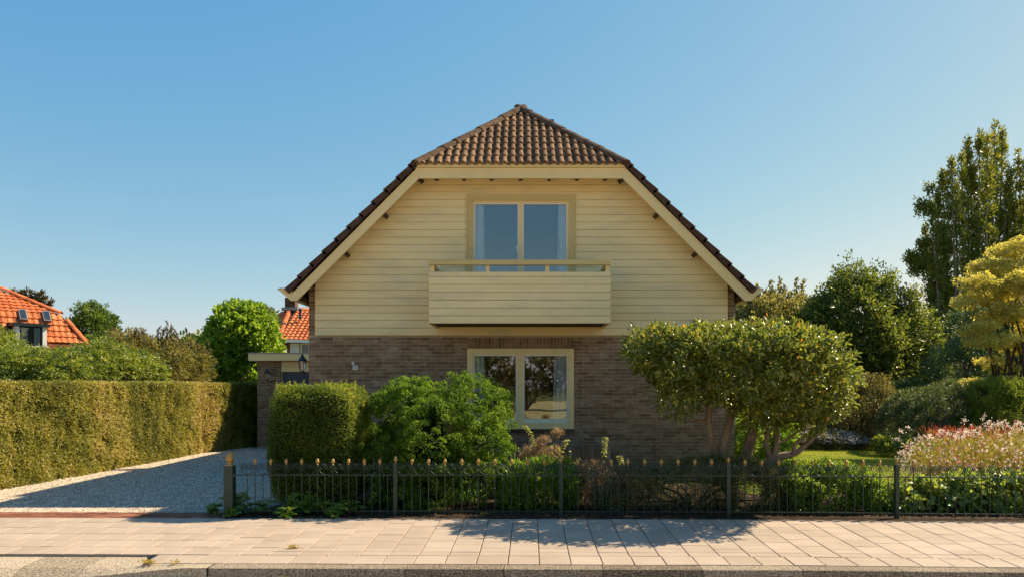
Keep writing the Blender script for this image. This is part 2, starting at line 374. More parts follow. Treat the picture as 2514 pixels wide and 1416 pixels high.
def courses(x0, x1, z0, z1, holes, shift=0):
    """running bond between x0..x1, z0..z1; returns (cx, cz, length)"""
    out = []; k = 0; z = z0
    while z+BR_H < z1+0.012:
        segs = [(x0, x1)]
        for hx0, hx1, hz0, hz1 in holes:
            if z+BR_H > hz0 and z < hz1:
                segs = [q for a, b in segs for q in ((a, min(b, hx0)), (max(a, hx1), b)) if q[1]-q[0] > 0.03]
        for a, b in segs:
            s = x0-(BR_P/2 if (k+shift) % 2 else 0)+(0.055 if k % 4 > 1 else 0)*0
            while s < b:
                l, r = max(s, a), min(s+BR_L, b)
                if r-l > 0.03: out.append(((l+r)/2, z+BR_H/2, r-l))
                s += BR_P
        z += BR_C; k += 1
    return out
def lay(parent, y, bricks, single, cap=300):
    """single: test for bricks that are objects of their own; the rest become one part"""
    rest = MB(); n = 0; pw = wl(parent)
    for cx, cz, l in bricks:
        yy = y+random.uniform(-.0025, .0025)
        if single(cx, cz) and n < cap:
            me = brick_var(l, BR_H); o = bpy.data.objects.new('brick', me); COL.objects.link(o); o.parent = parent
            o.location = Vector((cx, yy, cz))-pw; n += 1
        else:
            q = brick_mesh(l, BR_H, random.randrange(10**6)); rest.poly([(a+cx, b_+yy, c+cz) for a, b_, c in q.v], q.f)
    return rest, n

# ---------------------------------------------------------------- the house
house = thing('house', (0, YF+4.5, 0), 'brown brick and cream boarded house with hipped tile roof and balcony behind the iron fence', 'house')
HX0, HX1 = fx(758), fx(1803)
CB = fz(823)                                   # underside of the boarding
WX0, WX1, WZ0, WZ1 = fx(1147), fx(1409), fz(1052), fz(855)
UZ = 7.28                                      # underside of the side roofs: z = UZ-|x|
SOL = .205                                     # soldier course
holes = [(WX0, WX1, WZ0-.075, WZ1+SOL)]
bl = courses(HX0, HX1, 0.02, CB, holes)
zt = CB
def vis(cx, cz):
    if cz < 1.62: return False
    if cx > fx(1545) and cz < fz(835)-.15: return False
    return True
def vis2(cx, cz):
    if vis(cx, cz): return True
    return fx(1412) < cx < fx(1560) and 1.05 < cz <= 1.62
rest, nb = lay(house, YF, bl, vis2, 290)
# piers of brick beside the boards, up to the roof
for a, b in ((HX0, fx(775)), (fx(1785), HX1)):
    z = CB+.012; k = 0
    while z < 3.42:
        q = brick_mesh(b-a-.004, BR_H, k); rest.poly([(p[0]+(a+b)/2, p[1]+YF, p[2]+z+BR_H/2) for p in q.v], q.f); z += BR_C; k += 1
# soldiers over the window
soldier = MB()
nS = 31; wS = (WX1-WX0)/nS
for k in range(nS):
    x = WX0+wS*(k+.5); q = brick_mesh(wS-.011, SOL-.012, k+50)
    rest.poly([(p[0]+x, p[1]+YF+random.uniform(-.002, .002), p[2]+WZ1+SOL/2) for p in q.v], q.f)
rest.make('brick', M['brick'], house, kind='stuff')
# mortar plane: wall pieces round the opening, 8 mm behind the brick faces
D = 0.30
w = MB()
my = YF+.008
for x0, x1, z0, z1 in ((HX0+.01, WX0, -.1, CB+.03), (WX1, HX1-.01, -.1, CB+.03), (WX0, WX1, -.1, WZ0-.07), (WX0, WX1, WZ1, CB+.03)):
    w.box(x0, x1, my, YF+D, z0, z1)
for x0, x1 in ((HX0+.01, fx(775)), (fx(1785), HX1-.01)): w.box(x0, x1, my, YF+D, CB+.03, 3.38)
w.make('wall', M['mortar'], house)
w = MB()                                       # side and back walls, storey floor
w.box(HX0+.004, HX0+.3, YF+D, 22.3, -.1, 3.38); w.box(HX1-.3, HX1-.004, YF+D, 22.3, -.1, 3.38); w.box(HX0+.3, HX1-.3, 22.0, 22.3, -.1, 3.38)
w.make('side_wall', M['red_brick'], house)
w = MB(); w.box(HX0+.3, HX1-.3, YF+.32, 21.98, 2.55, 2.75); w.box(HX0+.3, HX1-.3, YF+.32, 21.98, .0, .25)
w.box(HX0+.3, HX1-.3, 16.8, 16.9, .25, 2.55); w.box(-3.0, 3.0, 17.0, 17.1, 2.75, 5.3)
w.box(-2.6, -2.5, YF+.35, 17.0, 2.75, 4.4); w.box(2.5, 2.6, YF+.35, 17.0, 2.75, 4.4); w.box(-2.5, 2.5, YF+.32, 17.0, 5.16, 5.2)
w.make('inner_wall', M['plaster'], house)

# boarding
PB = (fz(473)-CB)/19.0
DX0, DX1, DZ1 = fx(1145), fx(1412), fz(480)
def gx(z): return UZ-.05-z                     # half width of the gable at height z
def board(name, x0a, x0b, x1a, x1b, z, h, y, parent, m):
    """one weatherboard with a rounded lip: lower ends x0a..x1a, upper ends x0b..x1b"""
    prof = [(0.0, y+.007), (0.004, y+.002), (0.012, y), (h-.012, y+.003), (h-.003, y+.005), (h-.0008, y+.013), (h-.0008, y+.03), (0.0, y+.03)]
    b = MB(); A = []; B = []
    for zz, yy in prof:
        t = zz/h; A.append((x0a+(x0b-x0a)*t, yy, z+zz)); B.append((x1a+(x1b-x1a)*t, yy, z+zz))
    n = len(prof); b.poly(A+B, [(i, (i+1) % n, n+(i+1) % n, n+i) for i in range(n)]+[tuple(range(n-1, -1, -1)), tuple(range(n, 2*n))], random.random())
    return b.make(name, m, parent)
YB = YF-.045
XL, XR = fx(775), fx(1785)
back = MB()
for k in range(21):
    z = CB+PB*k; h = PB-.0022
    if z+h > 5.44: h = 5.44-z
    if h < .03: break
    la, lb = max(XL, -gx(z)), max(XL, -gx(z+h)); ra, rb = min(XR, gx(z)), min(XR, gx(z+h))
    jit = random.uniform(-.0015, .0015)
    if k == 0:
        xs_ = fx(1146); board('board', la, lb, xs_-.0015, xs_-.0015, z, h, YB+jit, house, M['cream']); board('board', xs_+.0015, xs_+.0015, ra, rb, z, h, YB+jit+.001, house, M['cream'])
    elif z < 2.72 or z >= DZ1-.03: board('board', la, lb, ra, rb, z, h, YB+jit, house, M['cream'])
    else:
        board('board', la, lb, DX0-.006, DX0-.006, z, h, YB+jit, house, M['cream'])
        board('board', DX1+.006, DX1+.006, ra, rb, z, h, YB+jit, house, M['cream'])
zt = CB+PB*19
box('head_board', M['cream'], house, DX0-.005, DX1+.005, YB+.002, YB+.03, DZ1+.003, zt-.003)
b = MB()                                       # backing behind the boards
zz = [CB+.02, 3.38, DZ1, 5.42]
def trap(x0a, x0b, x1a, x1b, z0, z1): b.prism([(x0a, YB+.032, z0), (x1a, YB+.032, z0), (x1b, YB+.032, z1), (x0b, YB+.032, z1)], (0, .12, 0))
for s0, s1 in ((CB+.004, 2.76),): trap(XL+.002, XL+.002, XR-.002, XR-.002, s0, s1)
for z0, z1 in ((2.76, 3.32), (3.32, DZ1+.05)):
    a0 = min(-XL-.002, gx(z0)); a1 = min(-XL-.002, gx(z1))
    trap(-a0, -a1, DX0-.02, DX0-.02, z0, z1); trap(DX1+.02, DX1+.02, a0, a1, z0, z1)
trap(-gx(DZ1+.05), -gx(5.43), gx(DZ1+.05), gx(5.43), DZ1+.05, 5.43)
b.make('backing', M['cream_trim'], house)

# upper window doors
def frame(name, x0, x1, z0, z1, t, y0, y1, m, parent, bottom=True, bev=.003, tb=None):
    b = MB(); tb = tb or t
    b.box(x0, x0+t, y0, y1, z0, z1); b.box(x1-t, x1, y0, y1, z0, z1); b.box(x0+t, x1-t, y0, y1, z1-t, z1)
    if bottom: b.box(x0+t, x1-t, y0, y1, z0, z0+tb)
    return b.make(name, m, parent)
win = MB()
wu = frame('window', DX0, DX1, 2.76, DZ1, .012, YB-.03, YB+.16, M['cream_trim'], house)
tc = .088
frame('casing', DX0+.012, DX1-.012, 2.77, DZ1-.012, tc, YB-.012, YB+.10, M['casing'], wu)
ix0, ix1, iz1 = DX0+.012+tc, DX1-.012-tc, DZ1-.012-tc
frame('inner_frame', ix0, ix1, 2.86, iz1, .028, YB+.02, YB+.10, M['cream_trim'], wu)
xm0, xm1 = fx(1269), fx(1288)
box('mullion', M['cream_trim'], wu, (xm0+xm1)/2-.022, (xm0+xm1)/2+.022, YB+.03, YB+.10, 2.89, iz1-.028)
for a, c in ((ix0+.028, (xm0+xm1)/2-.022), ((xm0+xm1)/2+.022, ix1-.028)):
    frame('sash', a, c, 2.89, iz1-.028, .034, YB+.05, YB+.10, M['sash'], wu)
    box('pane', M['glass'], wu, a+.03, c-.03, YB+.072, YB+.078, 2.93, iz1-.058)
box('handle', M['white'], wu, xm0-.006, xm0+.012, YB+.03, YB+.05, fz(618), fz(604), .002)
# lower window
wlw = frame('window', WX0, WX1, WZ0, WZ1, .095, YF-.012, YF+.10, M['cream_trim'], house, tb=.10)
mz0, mz1 = fx(1271), fx(1283)
box('mullion', M['cream_trim'], wlw, mz0, mz1, YF-.008, YF+.10, WZ0+.10, WZ1-.095)
for a, c in ((WX0+.095, mz0), (mz1, WX1-.095)):
    frame('sash', a, c, WZ0+.10, WZ1-.095, .035, YF+.02, YF+.09, M['sash'], wlw, tb=.085)
    box('drip_rail', M['sash'], wlw, a+.002, c-.002, YF+.004, YF+.02, WZ0+.103, WZ0+.135)
    box('pane', M['glass'], wlw, a+.03, c-.03, YF+.052, YF+.058, WZ0+.18, WZ1-.128)
b = MB(); k = 0; x = WX0-.005
while x < WX1: b.box(x+.002, min(x+.098, WX1+.005), YF-.04, YF+.05, WZ0-.07, WZ0-.004); x += .1
b.make('sill', M['sill_tile'], wlw)
# curtains: pleated sheets that swing a little towards their foot
def curtain(parent, x0t, x1t, x0b, x1b, z0, z1, y):
    nx, nz = 36, 6; b = MB(); V = []
    for j in range(nz+1):
        t = j/nz; z = z1+(z0-z1)*t; a = x0t+(x0b-x0t)*t; c = x1t+(x1b-x1t)*t
        for i in range(nx+1):
            s = i/nx; V.append((a+(c-a)*s, y+.022*math.sin(s*26+.4*math.sin(t*3))+.008*math.sin(s*61), z))
    b.poly(V, [(j*(nx+1)+i, j*(nx+1)+i+1, (j+1)*(nx+1)+i+1, (j+1)*(nx+1)+i) for j in range(nz) for i in range(nx)], .5)
    return b.make('curtain', M['curtain'], parent, smooth=True)
curtain(wu, fx(1160), fx(1187), fx(1158), fx(1192), 2.8, iz1+.03, YB+.125)
curtain(wu, fx(1372), fx(1400), fx(1367), fx(1402), 2.8, iz1+.03, YB+.125)
curtain(wlw, fx(1156), fx(1188), fx(1156), fx(1190), .6, WZ1, YF+.13)
curtain(wlw, fx(1362), fx(1402), fx(1356), fx(1402), .6, WZ1, YF+.13)

# balcony
BY = YF-1.05; BS = F/BY
def bx(px): return (px-CX)/BS
def bz(py): return EYE-(py-CY)/BS
bal = bpy.data.objects.new('balcony', None); COL.objects.link(bal); bal.parent = house; bal.location = Vector((0, BY, bz(793)))-wl(house)
BX0, BX1, BZ0, BZ1 = bx(1053), bx(1499), bz(793), bz(667)
bp = (BZ1-BZ0)/6.62
for k in range(7):
    h = bp-.003 if k < 6 else BZ1-BZ0-6*bp
    board('board', BX0, BX0, BX1, BX1, BZ0+bp*k, h, BY+random.uniform(-.001, .001), bal, M['cream'])
    for sx, s in ((BX0, 1), (BX1, -1)):
        q = MB(); q.box(min(sx, sx+s*.022), max(sx, sx+s*.022), BY+.031, YB-.004, BZ0+bp*k+.001, BZ0+bp*k+h-.002); q.make('side_board', M['cream'], bal)
box('floor', M['dark_wood'], bal, BX0+.05, BX1-.05, BY+.06, YB-.002, BZ0+.02, BZ0+.09)
b = MB(); b.box(BX0+.024, BX0+.05, BY+.034, YB-.003, BZ0+.005, BZ0+.10); b.box(BX1-.05, BX1-.024, BY+.034, YB-.003, BZ0+.005, BZ0+.10)
b.box(BX0+.05, BX1-.05, YB-.03, YB-.003, BZ0-.012, BZ0+.019); b.make('joist', M['cream_trim'], bal)
RZ0, RZ1 = bz(651), bz(638.5)
box('rail', M['casing'], bal, BX0-.003, BX1+.003, BY-.035, BY+.05, RZ0, RZ1, .004)
for sx in (BX0+.02, BX1-.06): box('side_rail', M['casing'], bal, sx, sx+.04, BY+.052, YB-.002, RZ0+.01, RZ1-.004)
for px in (1061, 1197, 1344, 1492):
    box('rail_post', M['cream_trim'], bal, bx(px)-.032, bx(px)+.032, BY-.010 if False else BY+.032, BY+.085, BZ0+.1, RZ0 if True else RZ1, .002)
    box('post_cap', M['zinc'], bal, bx(px)-.036, bx(px)+.036, BY+.055, BY+.12, RZ1-.002, RZ1+.014)
for sx in (BX0+.02, BX1-.07): box('rail_post', M['cream_trim'], bal, sx, sx+.05, YB-.08, YB-.03, BZ0+.1, RZ0+.008)

# verge boards, eaves fascia
VY = 12.75; VS = F/VY
def vx(px): return (px-1278.5)/VS
def vz(py): return EYE+(CY-py)/VS
CXH = (1278.5-CX)/VS                            # middle of the house
for s in (-1, 1):
    pts = [(728.5, 738), (1028, 438.3), (1028, 412.5), (1022.5, 407), (715.7, 715.6), (707.8, 708.7), (687, 707.7), (682, 710.7), (714.7, 738)]
    # two straight boards and the boxed foot of the gutter
    q = [(728.5, 738), (1028, 438.3), (1019, 411), (715.7, 715.6), (707.8, 709), (687, 708), (682, 710.7), (714.7, 738)]
    poly = [(CXH-s*vx(px), VY+.0, vz(py)) for px, py in q]
    if s == 1: poly = [(CXH+vx(px), VY, vz(py)) for px, py in q]
    else: poly = [(CXH-vx(px), VY, vz(py)) for px, py in q]
    b = MB(); b.prism(poly, (0, .035, 0)); b.make('verge_board', M['cream_trim'], house)
    # gutter running back along the eaves
    q = [(707.8, 709.6), (688, 709), (684, 711.2), (716, 737.2), (727, 737.2), (716, 716)]
    sg = 1 if s == 1 else -1
    poly = [(CXH+sg*vx(px), VY+.037, vz(py)) for px, py in q]
    b = MB(); b.prism(poly, (0, 9.3, 0)); b.make('gutter', M['cream_trim'], house)
    poly = [(CXH+sg*vx(px), VY-.006, vz(py)) for px, py in ((680.5, 710.6), (687, 706.6), (709, 707.6), (707.5, 708.9), (687.5, 707.9), (682, 710.6))]
    b = MB(); b.prism(poly, (0, 9.35, 0)); b.make('gutter_edge', M['zinc'], house)
    box('hook', M['dark_wood'], house, *sorted((CXH+sg*vx(708), CXH+sg*vx(716))), VY+.06, VY+.16, vz(742), vz(737.2))
EZ = vz(402)
b = MB(); b.prism([(CXH+vx(1028.5), VY-.004, vz(438.3)), (CXH+vx(1528.5), VY-.004, vz(438.3)), (CXH+vx(1537.5), VY-.004, vz(412.5)), (CXH+vx(1019.5), VY-.004, vz(412.5))], (0, .036, 0))
b.make('fascia', M['cream_trim'], house)
b = MB(); b.prism([(CXH+vx(1022.5), VY-.03, vz(411.8)), (CXH+vx(1534.5), VY-.03, vz(411.8)), (CXH+vx(1526), VY-.03, vz(402.8)), (CXH+vx(1031), VY-.03, vz(402.8))], (0, .07, 0))
b.make('fascia', M['cream_trim'], house)
b = MB(); b.prism([(CXH+vx(1030), VY-.045, vz(402.5)), (CXH+vx(1527), VY-.045, vz(402.5)), (CXH+vx(1526), VY-.045, vz(401)), (CXH+vx(1031), VY-.045, vz(401))], (0, .09, 0))
b.make('drip_strip', M['zinc'], house)
box('soffit', M['cream_trim'], house, -1.76, 1.74, VY+.04, YB+.03, 5.442, 5.455)
for px in (1076, 1142, 1208, 1278, 1347, 1414, 1482):
    x = (px-CX)/SF*1.012; box('rafter', M['dark_wood'], house, x-.028, x+.028, VY+.04, YB-.001, 5.352, 5.44)
for px, sgn in ((948, -1), (854, -1), (748, -1), (1034, -1)):
    for s in (-1, 1):
        x = s*abs((px-1278.5)/SF)-.011; ax = abs(x+.011); z = UZ-ax-.135
        c = Vector((x, VY+.037, z)); u = Vector((-s*.7071, 0, .7071)); v = Vector((s*.7071, 0, .7071)); hw, hh = .034, .055
        b = MB(); b.prism([c+u*hw*-1-v*hh, c+u*hw-v*hh, c+u*hw+v*hh, c-u*hw+v*hh], (0, YB-VY-.04, 0)); b.make('purlin', M['dark_wood'], house)

# roof decks
T38 = math.tan(math.radians(38.0))
HIPY = VY-.05; HIPZ = vz(401)-.055
RIDGE = UZ+.05
def hipy(ax): return HIPY+(1.80-ax)/T38          # distance of the hip line at |x| = ax (45 degree sides)
b = MB()
for s in (-1, 1):
    # side deck: from kink to eaves, clipped by the hip
    a = [(s*1.8, VY+.0, UZ-1.8), (s*3.98, VY+.0, UZ-3.98), (s*3.98, 22.4, UZ-3.98), (0, 22.4, UZ), (0, hipy(0), UZ)]
    q = [Vector(p)+Vector((0, 0, .0)) for p in a]
    b.poly(q+[p+Vector((s*.0, 0, .04)) for p in q], [(0, 1, 2, 3, 4), (9, 8, 7, 6, 5)]+[(i, (i+1) % 5, 5+(i+1) % 5, 5+i) for i in range(5)], .5)
b.poly([(-1.8, VY+.01, UZ-1.8+.02), (1.8, VY+.01, UZ-1.8+.02), (0, hipy(0), UZ+.03)], [(0, 1, 2)], .5)
b.make('roof_deck', M['brown_under'], house)
b = MB()                                       # cream lining under the verge
for s in (-1, 1):
    q = [(s*1.80, VY+.037, UZ-1.8-.012), (s*3.97, VY+.037, UZ-3.97-.012), (s*3.97, YB+.03, UZ-3.97-.012), (s*1.8, YB+.03, UZ-1.8-.012)]
    b.poly([(x, y, z) for x, y, z in q]+[(x, y, z+.008) for x, y, z in q], [(0, 1, 2, 3), (7, 6, 5, 4), (0, 4, 5, 1), (1, 5, 6, 2), (2, 6, 7, 3), (3, 7, 4, 0)], .5)
b.make('verge_lining', M['cream_trim'], house)

# tiles
def roll_tile(w, l, rolls=2, r_h=.045, th=.020, tilt=.026, rng=random):
    """x across, y up the slope, z out; origin at the lower left corner"""
    prof = []; m = w/rolls
    for k in range(rolls):
        x = k*m; prof += [(x, 0), (x+m*.18, 0)]
        for j in range(1, 6):
            a = math.pi*j/6; prof.append((x+m*.18+m*.64*(1-math.cos(a))/2, r_h*math.sin(a)))
        prof.append((x+m*.82, 0))
    prof.append((w-.003, 0)); n = len(prof)
    lo = [(x, 0, z+tilt) for x, z in prof]; hi = [(x, l, z*.92) for x, z in prof]; bt = [(x, .004, max(z*.55, 0)-.004) for x, z in prof]
    b = MB(); b.poly(lo+hi+bt, [(i, i+1, n+i+1, n+i) for i in range(n-1)]+[(2*n+i, 2*n+i+1, i+1, i) for i in range(n-1)], 0.0)
    return b
def frame_mat(o, u, v): n = u.cross(v).normalized(); return Matrix((u, v, n)).transposed().to_4x4(), n
TW, TL = .284, .312
th_u = Vector((1, 0, 0)); th_v = Vector((0, math.cos(math.radians(38)), math.sin(math.radians(38))))
Rm, th_n = frame_mat(None, th_u, th_v)
TILE = [roll_tile(TW, TL+.04, 2, .044+.003*k) for k in range(3)]
TILE_ME = [t.mesh('roof_tile', M['roof_tile'], smooth=False) for t in TILE]
org = Vector((-.011, HIPY, HIPZ))
hip_rest = 0
for r in range(10):
    for c in range(-8, 8):
        o = org+th_u*(c*TW+.07)+th_v*(r*TL)+th_n*.012
        a0, a1 = abs(o.x+.011), abs(o.x+TW+.011); lim0 = 1.80-(o.y-HIPY)*T38; lim1 = 1.80-(o.y+TL*.8-HIPY)*T38
        if min(a0, a1) > lim0+.02: continue
        if max(a0, a1) < lim1-.04:
            ob = add('roof_tile', random.choice(TILE_ME), house, o, Rm.to_euler())
            ob.rotation_euler.rotate_axis('Z', random.uniform(-.008, .008)); ob.location += th_n*random.uniform(-.003, .003)
        else:
            t = random.choice(TILE); bm = bmesh.new(); me = t.mesh('roof_tile', M['roof_tile']); bm.from_mesh(me)
            bm.transform(Matrix.Translation(o) @ Rm)
            for s in (-1, 1):                  # cut along the hip: s*x + y*T38 = 1.8 + HIPY*T38
                g = bm.verts[:]+bm.edges[:]+bm.faces[:]
                if g: bmesh.ops.bisect_plane(bm, geom=g, plane_co=(s*1.80-.011, HIPY, 0), plane_no=(s, T38, 0), clear_outer=True)
            if len(bm.faces):
                bm.transform(Matrix.Translation(-wl(house))); bm.to_mesh(me)
                at = me.attributes['tone']; v = random.random(); at.data.foreach_set('value', [v]*len(me.polygons))
                ob = bpy.data.objects.new('roof_tile', me); COL.objects.link(ob); ob.parent = house
            bm.free()
# hip and ridge caps
def cap_mesh(r, l, seg=8):
    b = MB(); R0 = [(math.cos(math.pi*k/seg), math.sin(math.pi*k/seg)) for k in range(seg+1)]; n = seg+1
    V = []
    for y, q in ((0, r*1.06), (.03, r*1.08), (l, r*.94)):
        V += [(x*q, y, z*q*.85-.02) for x, z in R0]
    V += [(x*(r-.02), 0, z*(r-.02)*.85-.02) for x, z in R0]
    b.poly(V, [(j*n+i+1, j*n+i, (j+1)*n+i, (j+1)*n+i+1) for j in range(2) for i in range(seg)]+[(i, i+1, 3*n+i+1, 3*n+i) for i in range(seg)], 0.0)
    return b.mesh('ridge_cap', M['ridge'])
CAP = cap_mesh(.105, .46)
apex = Vector((-.011, hipy(0), UZ+.055))
for s in (-1, 1):
    a = Vector((s*1.83-.011, HIPY-.01, HIPZ+.015)); d = apex-a; L = d.length; v = d.normalized(); n = (Vector((0, 0, 1))-v*v.z).normalized(); u = v.cross(n)
    k = int(L/.405); 
    for i in range(k+1):
        o = a+v*(i*L/(k+.9)); Rr = Matrix((u, v, n)).transposed().to_4x4()
        e = Rr.to_euler(); e.rotate_axis('Z', random.uniform(-.02, .02)); e.rotate_axis('X', random.uniform(-.015, .015))
        add('ridge_cap', CAP, house, o+n*random.uniform(.0, .012), e)
y = hipy(0)+.12
while y < 22.2: add('ridge_cap', CAP, house, (-.011, y, UZ+.02), (0, 0, 0)); y += .42
b = MB(); b.lathe((0, 0, 0), [(.055, 0), (.055, .02), (.045, .045), (.02, .06)], 10)
v = b.make('vent_cap', M['white'], house); v.location = P(1271, 333, 13.75)-wl(house); v.rotation_euler = (math.radians(38), 0, 0)
# verge tiles, one above the other along both edges, and the slopes behind them
s2 = math.sqrt(.5)
side_rest = MB(); tb = roll_tile(.30, .37, 2)
for s in (-1, 1):
    v_ = Vector((-s*s2, 0, s2)); u_ = Vector((0, -s, 0)) if s < 0 else Vector((0, 1, 0))
    u_ = Vector((0, 1, 0)) if s > 0 else Vector((0, -1, 0)); n_ = u_.cross(v_)
    Rs = Matrix((u_, v_, n_)).transposed().to_4x4()
    base = Vector((s*4.03-.011, 0, UZ-4.03+.04)); pitch = (2.235*math.sqrt(2))/10.45
    vm = MB()                                   # verge tile: flat top, deep lip on the outside
    rows = 11
    for r in range(rows):
        q = MB(); l0 = pitch+.05; tl = .032
        # local: x along the eaves (out = towards the street), y up slope, z out
        y0 = VY-.055
        def W(xd, up, z_): return base+Vector((0, 0, 0))+v_*(r*pitch+up)+n_*z_+Vector((0, xd, 0))
        lo, hi = .105, .072
        if r == rows-1: l0 = pitch*.55
        pts = [W(y0, 0, .0), W(y0+.22, 0, .0), W(y0+.22, l0, .0), W(y0, l0, .0), W(y0, 0, lo), W(y0+.22, 0, lo), W(y0+.22, l0, hi), W(y0, l0, hi)]
        pts[0] = W(y0, 0, -.012); pts[3] = W(y0, l0, -.004)
        q.poly(pts, [(0, 3, 2, 1), (4, 5, 6, 7), (0, 1, 5, 4), (1, 2, 6, 5), (2, 3, 7, 6), (3, 0, 4, 7)], random.random())
        q.make('verge_tile', M['verge'], house, bevel=.006)
    # the slope behind, cut by the hip line
    bm = bmesh.new(); n_rows = int(4.03*math.sqrt(2)/pitch)
    me = tb.mesh('t', M['roof_tile'])
    for r in range(n_rows):
        for c in range(32):
            yy = VY+.16+c*.30
            if yy+.3 < hipy(abs(4.03-r*pitch*s2)) and r*pitch*s2 > 2.2: continue
            oo = base+v_*(r*pitch)+n_*.045+Vector((0, yy+(0.30 if s < 0 else 0), 0))
            k0 = len(side_rest.v); side_rest.poly([(Matrix.Translation(oo) @ Rs @ Vector(p)) for p in tb.v], tb.f, random.random())
    bm.free()
bm = bmesh.new(); me = side_rest.mesh('roof_tile', M['roof_tile']); bm.from_mesh(me)
for vtx in [f for f in bm.faces if False]: pass
rem = [f for f in bm.faces if f.calc_center_median().y < HIPY+(1.80-abs(f.calc_center_median().x+.011))/T38+.20 and abs(f.calc_center_median().x) < 1.95]
bmesh.ops.delete(bm, geom=rem, context='FACES'); bm.transform(Matrix.Translation(-wl(house))); bm.to_mesh(me); bm.free()
o = bpy.data.objects.new('roof_tile', me); COL.objects.link(o); o.parent = house; o['kind'] = 'stuff'
# roof vent on the far side of the ridge, downpipe at the corner
p = P(1353, 300, 15.6); box('roof_vent', M['verge'], house, p.x-.05, p.x+.05, 15.5, 15.7, 6.2, p.z+.02)
b = MB(); b.tube([(fx(1806.5), YF+.12, .1), (fx(1806.5), YF+.12, 3.05), (fx(1812), YF+.1, 3.2)], .02, 8); b.make('downpipe', M['zinc'], house)

# flag pole holder on the brickwork
p = Vector((fx(872.5), YF, fz(901))); hld = thing('flag_holder', p, 'small cream flag pole socket screwed to the brown brick wall', 'flag holder')
box('plate', M['white'], hld, p.x-.044, p.x+.044, p.y-.012, p.y-.001, p.z-.045, p.z+.035, .002)
b = MB(); a = p+Vector((0, -.012, -.02)); d = Vector((-.025, -.10, .105)); b.tube([a, a+d*.5, a+d], [.020, .020, .021], 10); b.make('socket', M['white'], hld, smooth=False)

# ---------------------------------------------------------------- wall lanterns
def lantern(base, size, wall, label):
    """base: middle of the bottom ring; wall: bracket start"""
    t = thing('wall_lantern', base, label, 'lantern', 'black carriage lanterns'); k = size
    b = MB(); b.lathe(base, [(.11*k, .30*k), (.125*k, .305*k), (.115*k, .33*k), (.055*k, .41*k), (.035*k, .44*k), (.03*k, .46*k)], 6); b.lathe(base, [(.012*k, .46*k), (.02*k, .475*k), (.008*k, .49*k), (.010*k, .50*k), (.002*k, .53*k)], 8)
    b.make('lamp_cap', M['black_metal'], t)
    b = MB()
    for i in range(6):
        a = math.pi/3*i; b.tube([base+Vector((.055*k*math.cos(a), .055*k*math.sin(a), .05*k)), base+Vector((.105*k*math.cos(a), .105*k*math.sin(a), .30*k))], .006*k, 4)
    b.make('cage', M['black_metal'], t)
    b = MB(); b.lathe(base, [(.06*k, .03*k), (.062*k, .05*k), (.03*k, .02*k), (.02*k, -.01*k), (.025*k, -.02*k), (.006*k, -.06*k)], 6); b.make('bottom_finial', M['black_metal'], t)
    b = MB(); b.lathe(base, [(.050*k, .052*k), (.099*k, .30*k)], 6); b.make('glass', M['glass_lamp'], t)
    b = MB(); b.lathe(base, [(.022*k, .05*k), (.022*k, .15*k), (.018*k, .2*k), (.004*k, .22*k)], 8); b.make('bulb', M['bulb'], t)
    w = Vector(wall); s = base+Vector((0, 0, -.01*k)); b = MB()
    pts = [s.lerp(w, q)+Vector((0, 0, -.05*k*math.sin(q*math.pi))) for q in (0, .2, .4, .6, .8, 1)]
    b.tube(pts, [.009*k, .010*k, .012*k, .015*k, .02*k, .03*k], 6); b.make('bracket', M['black_metal'], t)
    return t
lb = P(742, 914, 13.7)
lantern(lb, .72, (HX0+.0, 13.7, lb.z+.04), 'large black lantern on a curved bracket at the left corner of the boarded house')
# ---------------------------------------------------------------- garage
GY = 20.0; GS = F/GY
def gx_(px): return (px-CX)/GS
def gz_(py): return EYE-(py-CY)/GS
gar = thing('garage', (gx_(690), GY+2, 0), 'flat roofed brown brick garage with cream fascia and dark blue door beside the hedge', 'garage')
g0, g1 = gx_(631.5), gx_(689)
bl = courses(g0, g1, -.05, gz_(886)-.005, [])
rest = MB()
for cx, cz, l in bl:
    q = brick_mesh(l, BR_H, random.randrange(10**6)); rest.poly([(a+cx, b_+GY, c+cz) for a, b_, c in q.v], q.f)
o = rest.make('brick', M['brick'], gar, kind='stuff')
b = MB(); b.box(g0+.006, g1-.006, GY+.008, GY+.3, -.1, gz_(886)); b.box(g0+.006, g0+.3, GY+.3, 26, -.1, gz_(886)); b.box(g0+.3, HX0-.01, 25.7, 26, -.1, gz_(886)); b.make('wall', M['mortar'], gar)
box('fascia', M['cream_trim'], gar, gx_(617), HX0-.008, GY-.22, GY-.18, gz_(885), gz_(868.5))
box('roof_edge', M['zinc'], gar, gx_(616.5), HX0-.008, GY-.235, GY-.15, gz_(868.3), gz_(865.6))
b = MB(); b.box(gx_(617), HX0-.008, GY-.179, 26.2, gz_(886)+.003, gz_(867)); b.make('roof', M['zinc'], gar)
box('header_panel', M['cream_trim'], gar, g1+.002, HX0-.01, GY+.03, GY+.08, gz_(898), gz_(886.5))
box('header_panel', M['cream_trim'], gar, g1+.002, HX0-.01, GY+.035, GY+.08, gz_(911.5), gz_(898.6))
box('door_frame', M['casing'], gar, g1+.002, g1+.03, GY+.05, GY+.12, -.05, gz_(912))
dr = MB(); zt_ = gz_(912); 
for k in range(5):
    z1 = zt_-.46*k; box('door_panel', M['blue_door'], gar, g1+.032, HX0-.012, GY+.09, GY+.13, max(z1-.452, -.05), z1, .004)
lb = P(655, 933, GY-.22)
lantern(lb, .68, (lb.x+.08, GY, lb.z+.0), 'smaller black lantern on the brick pier of the garage')
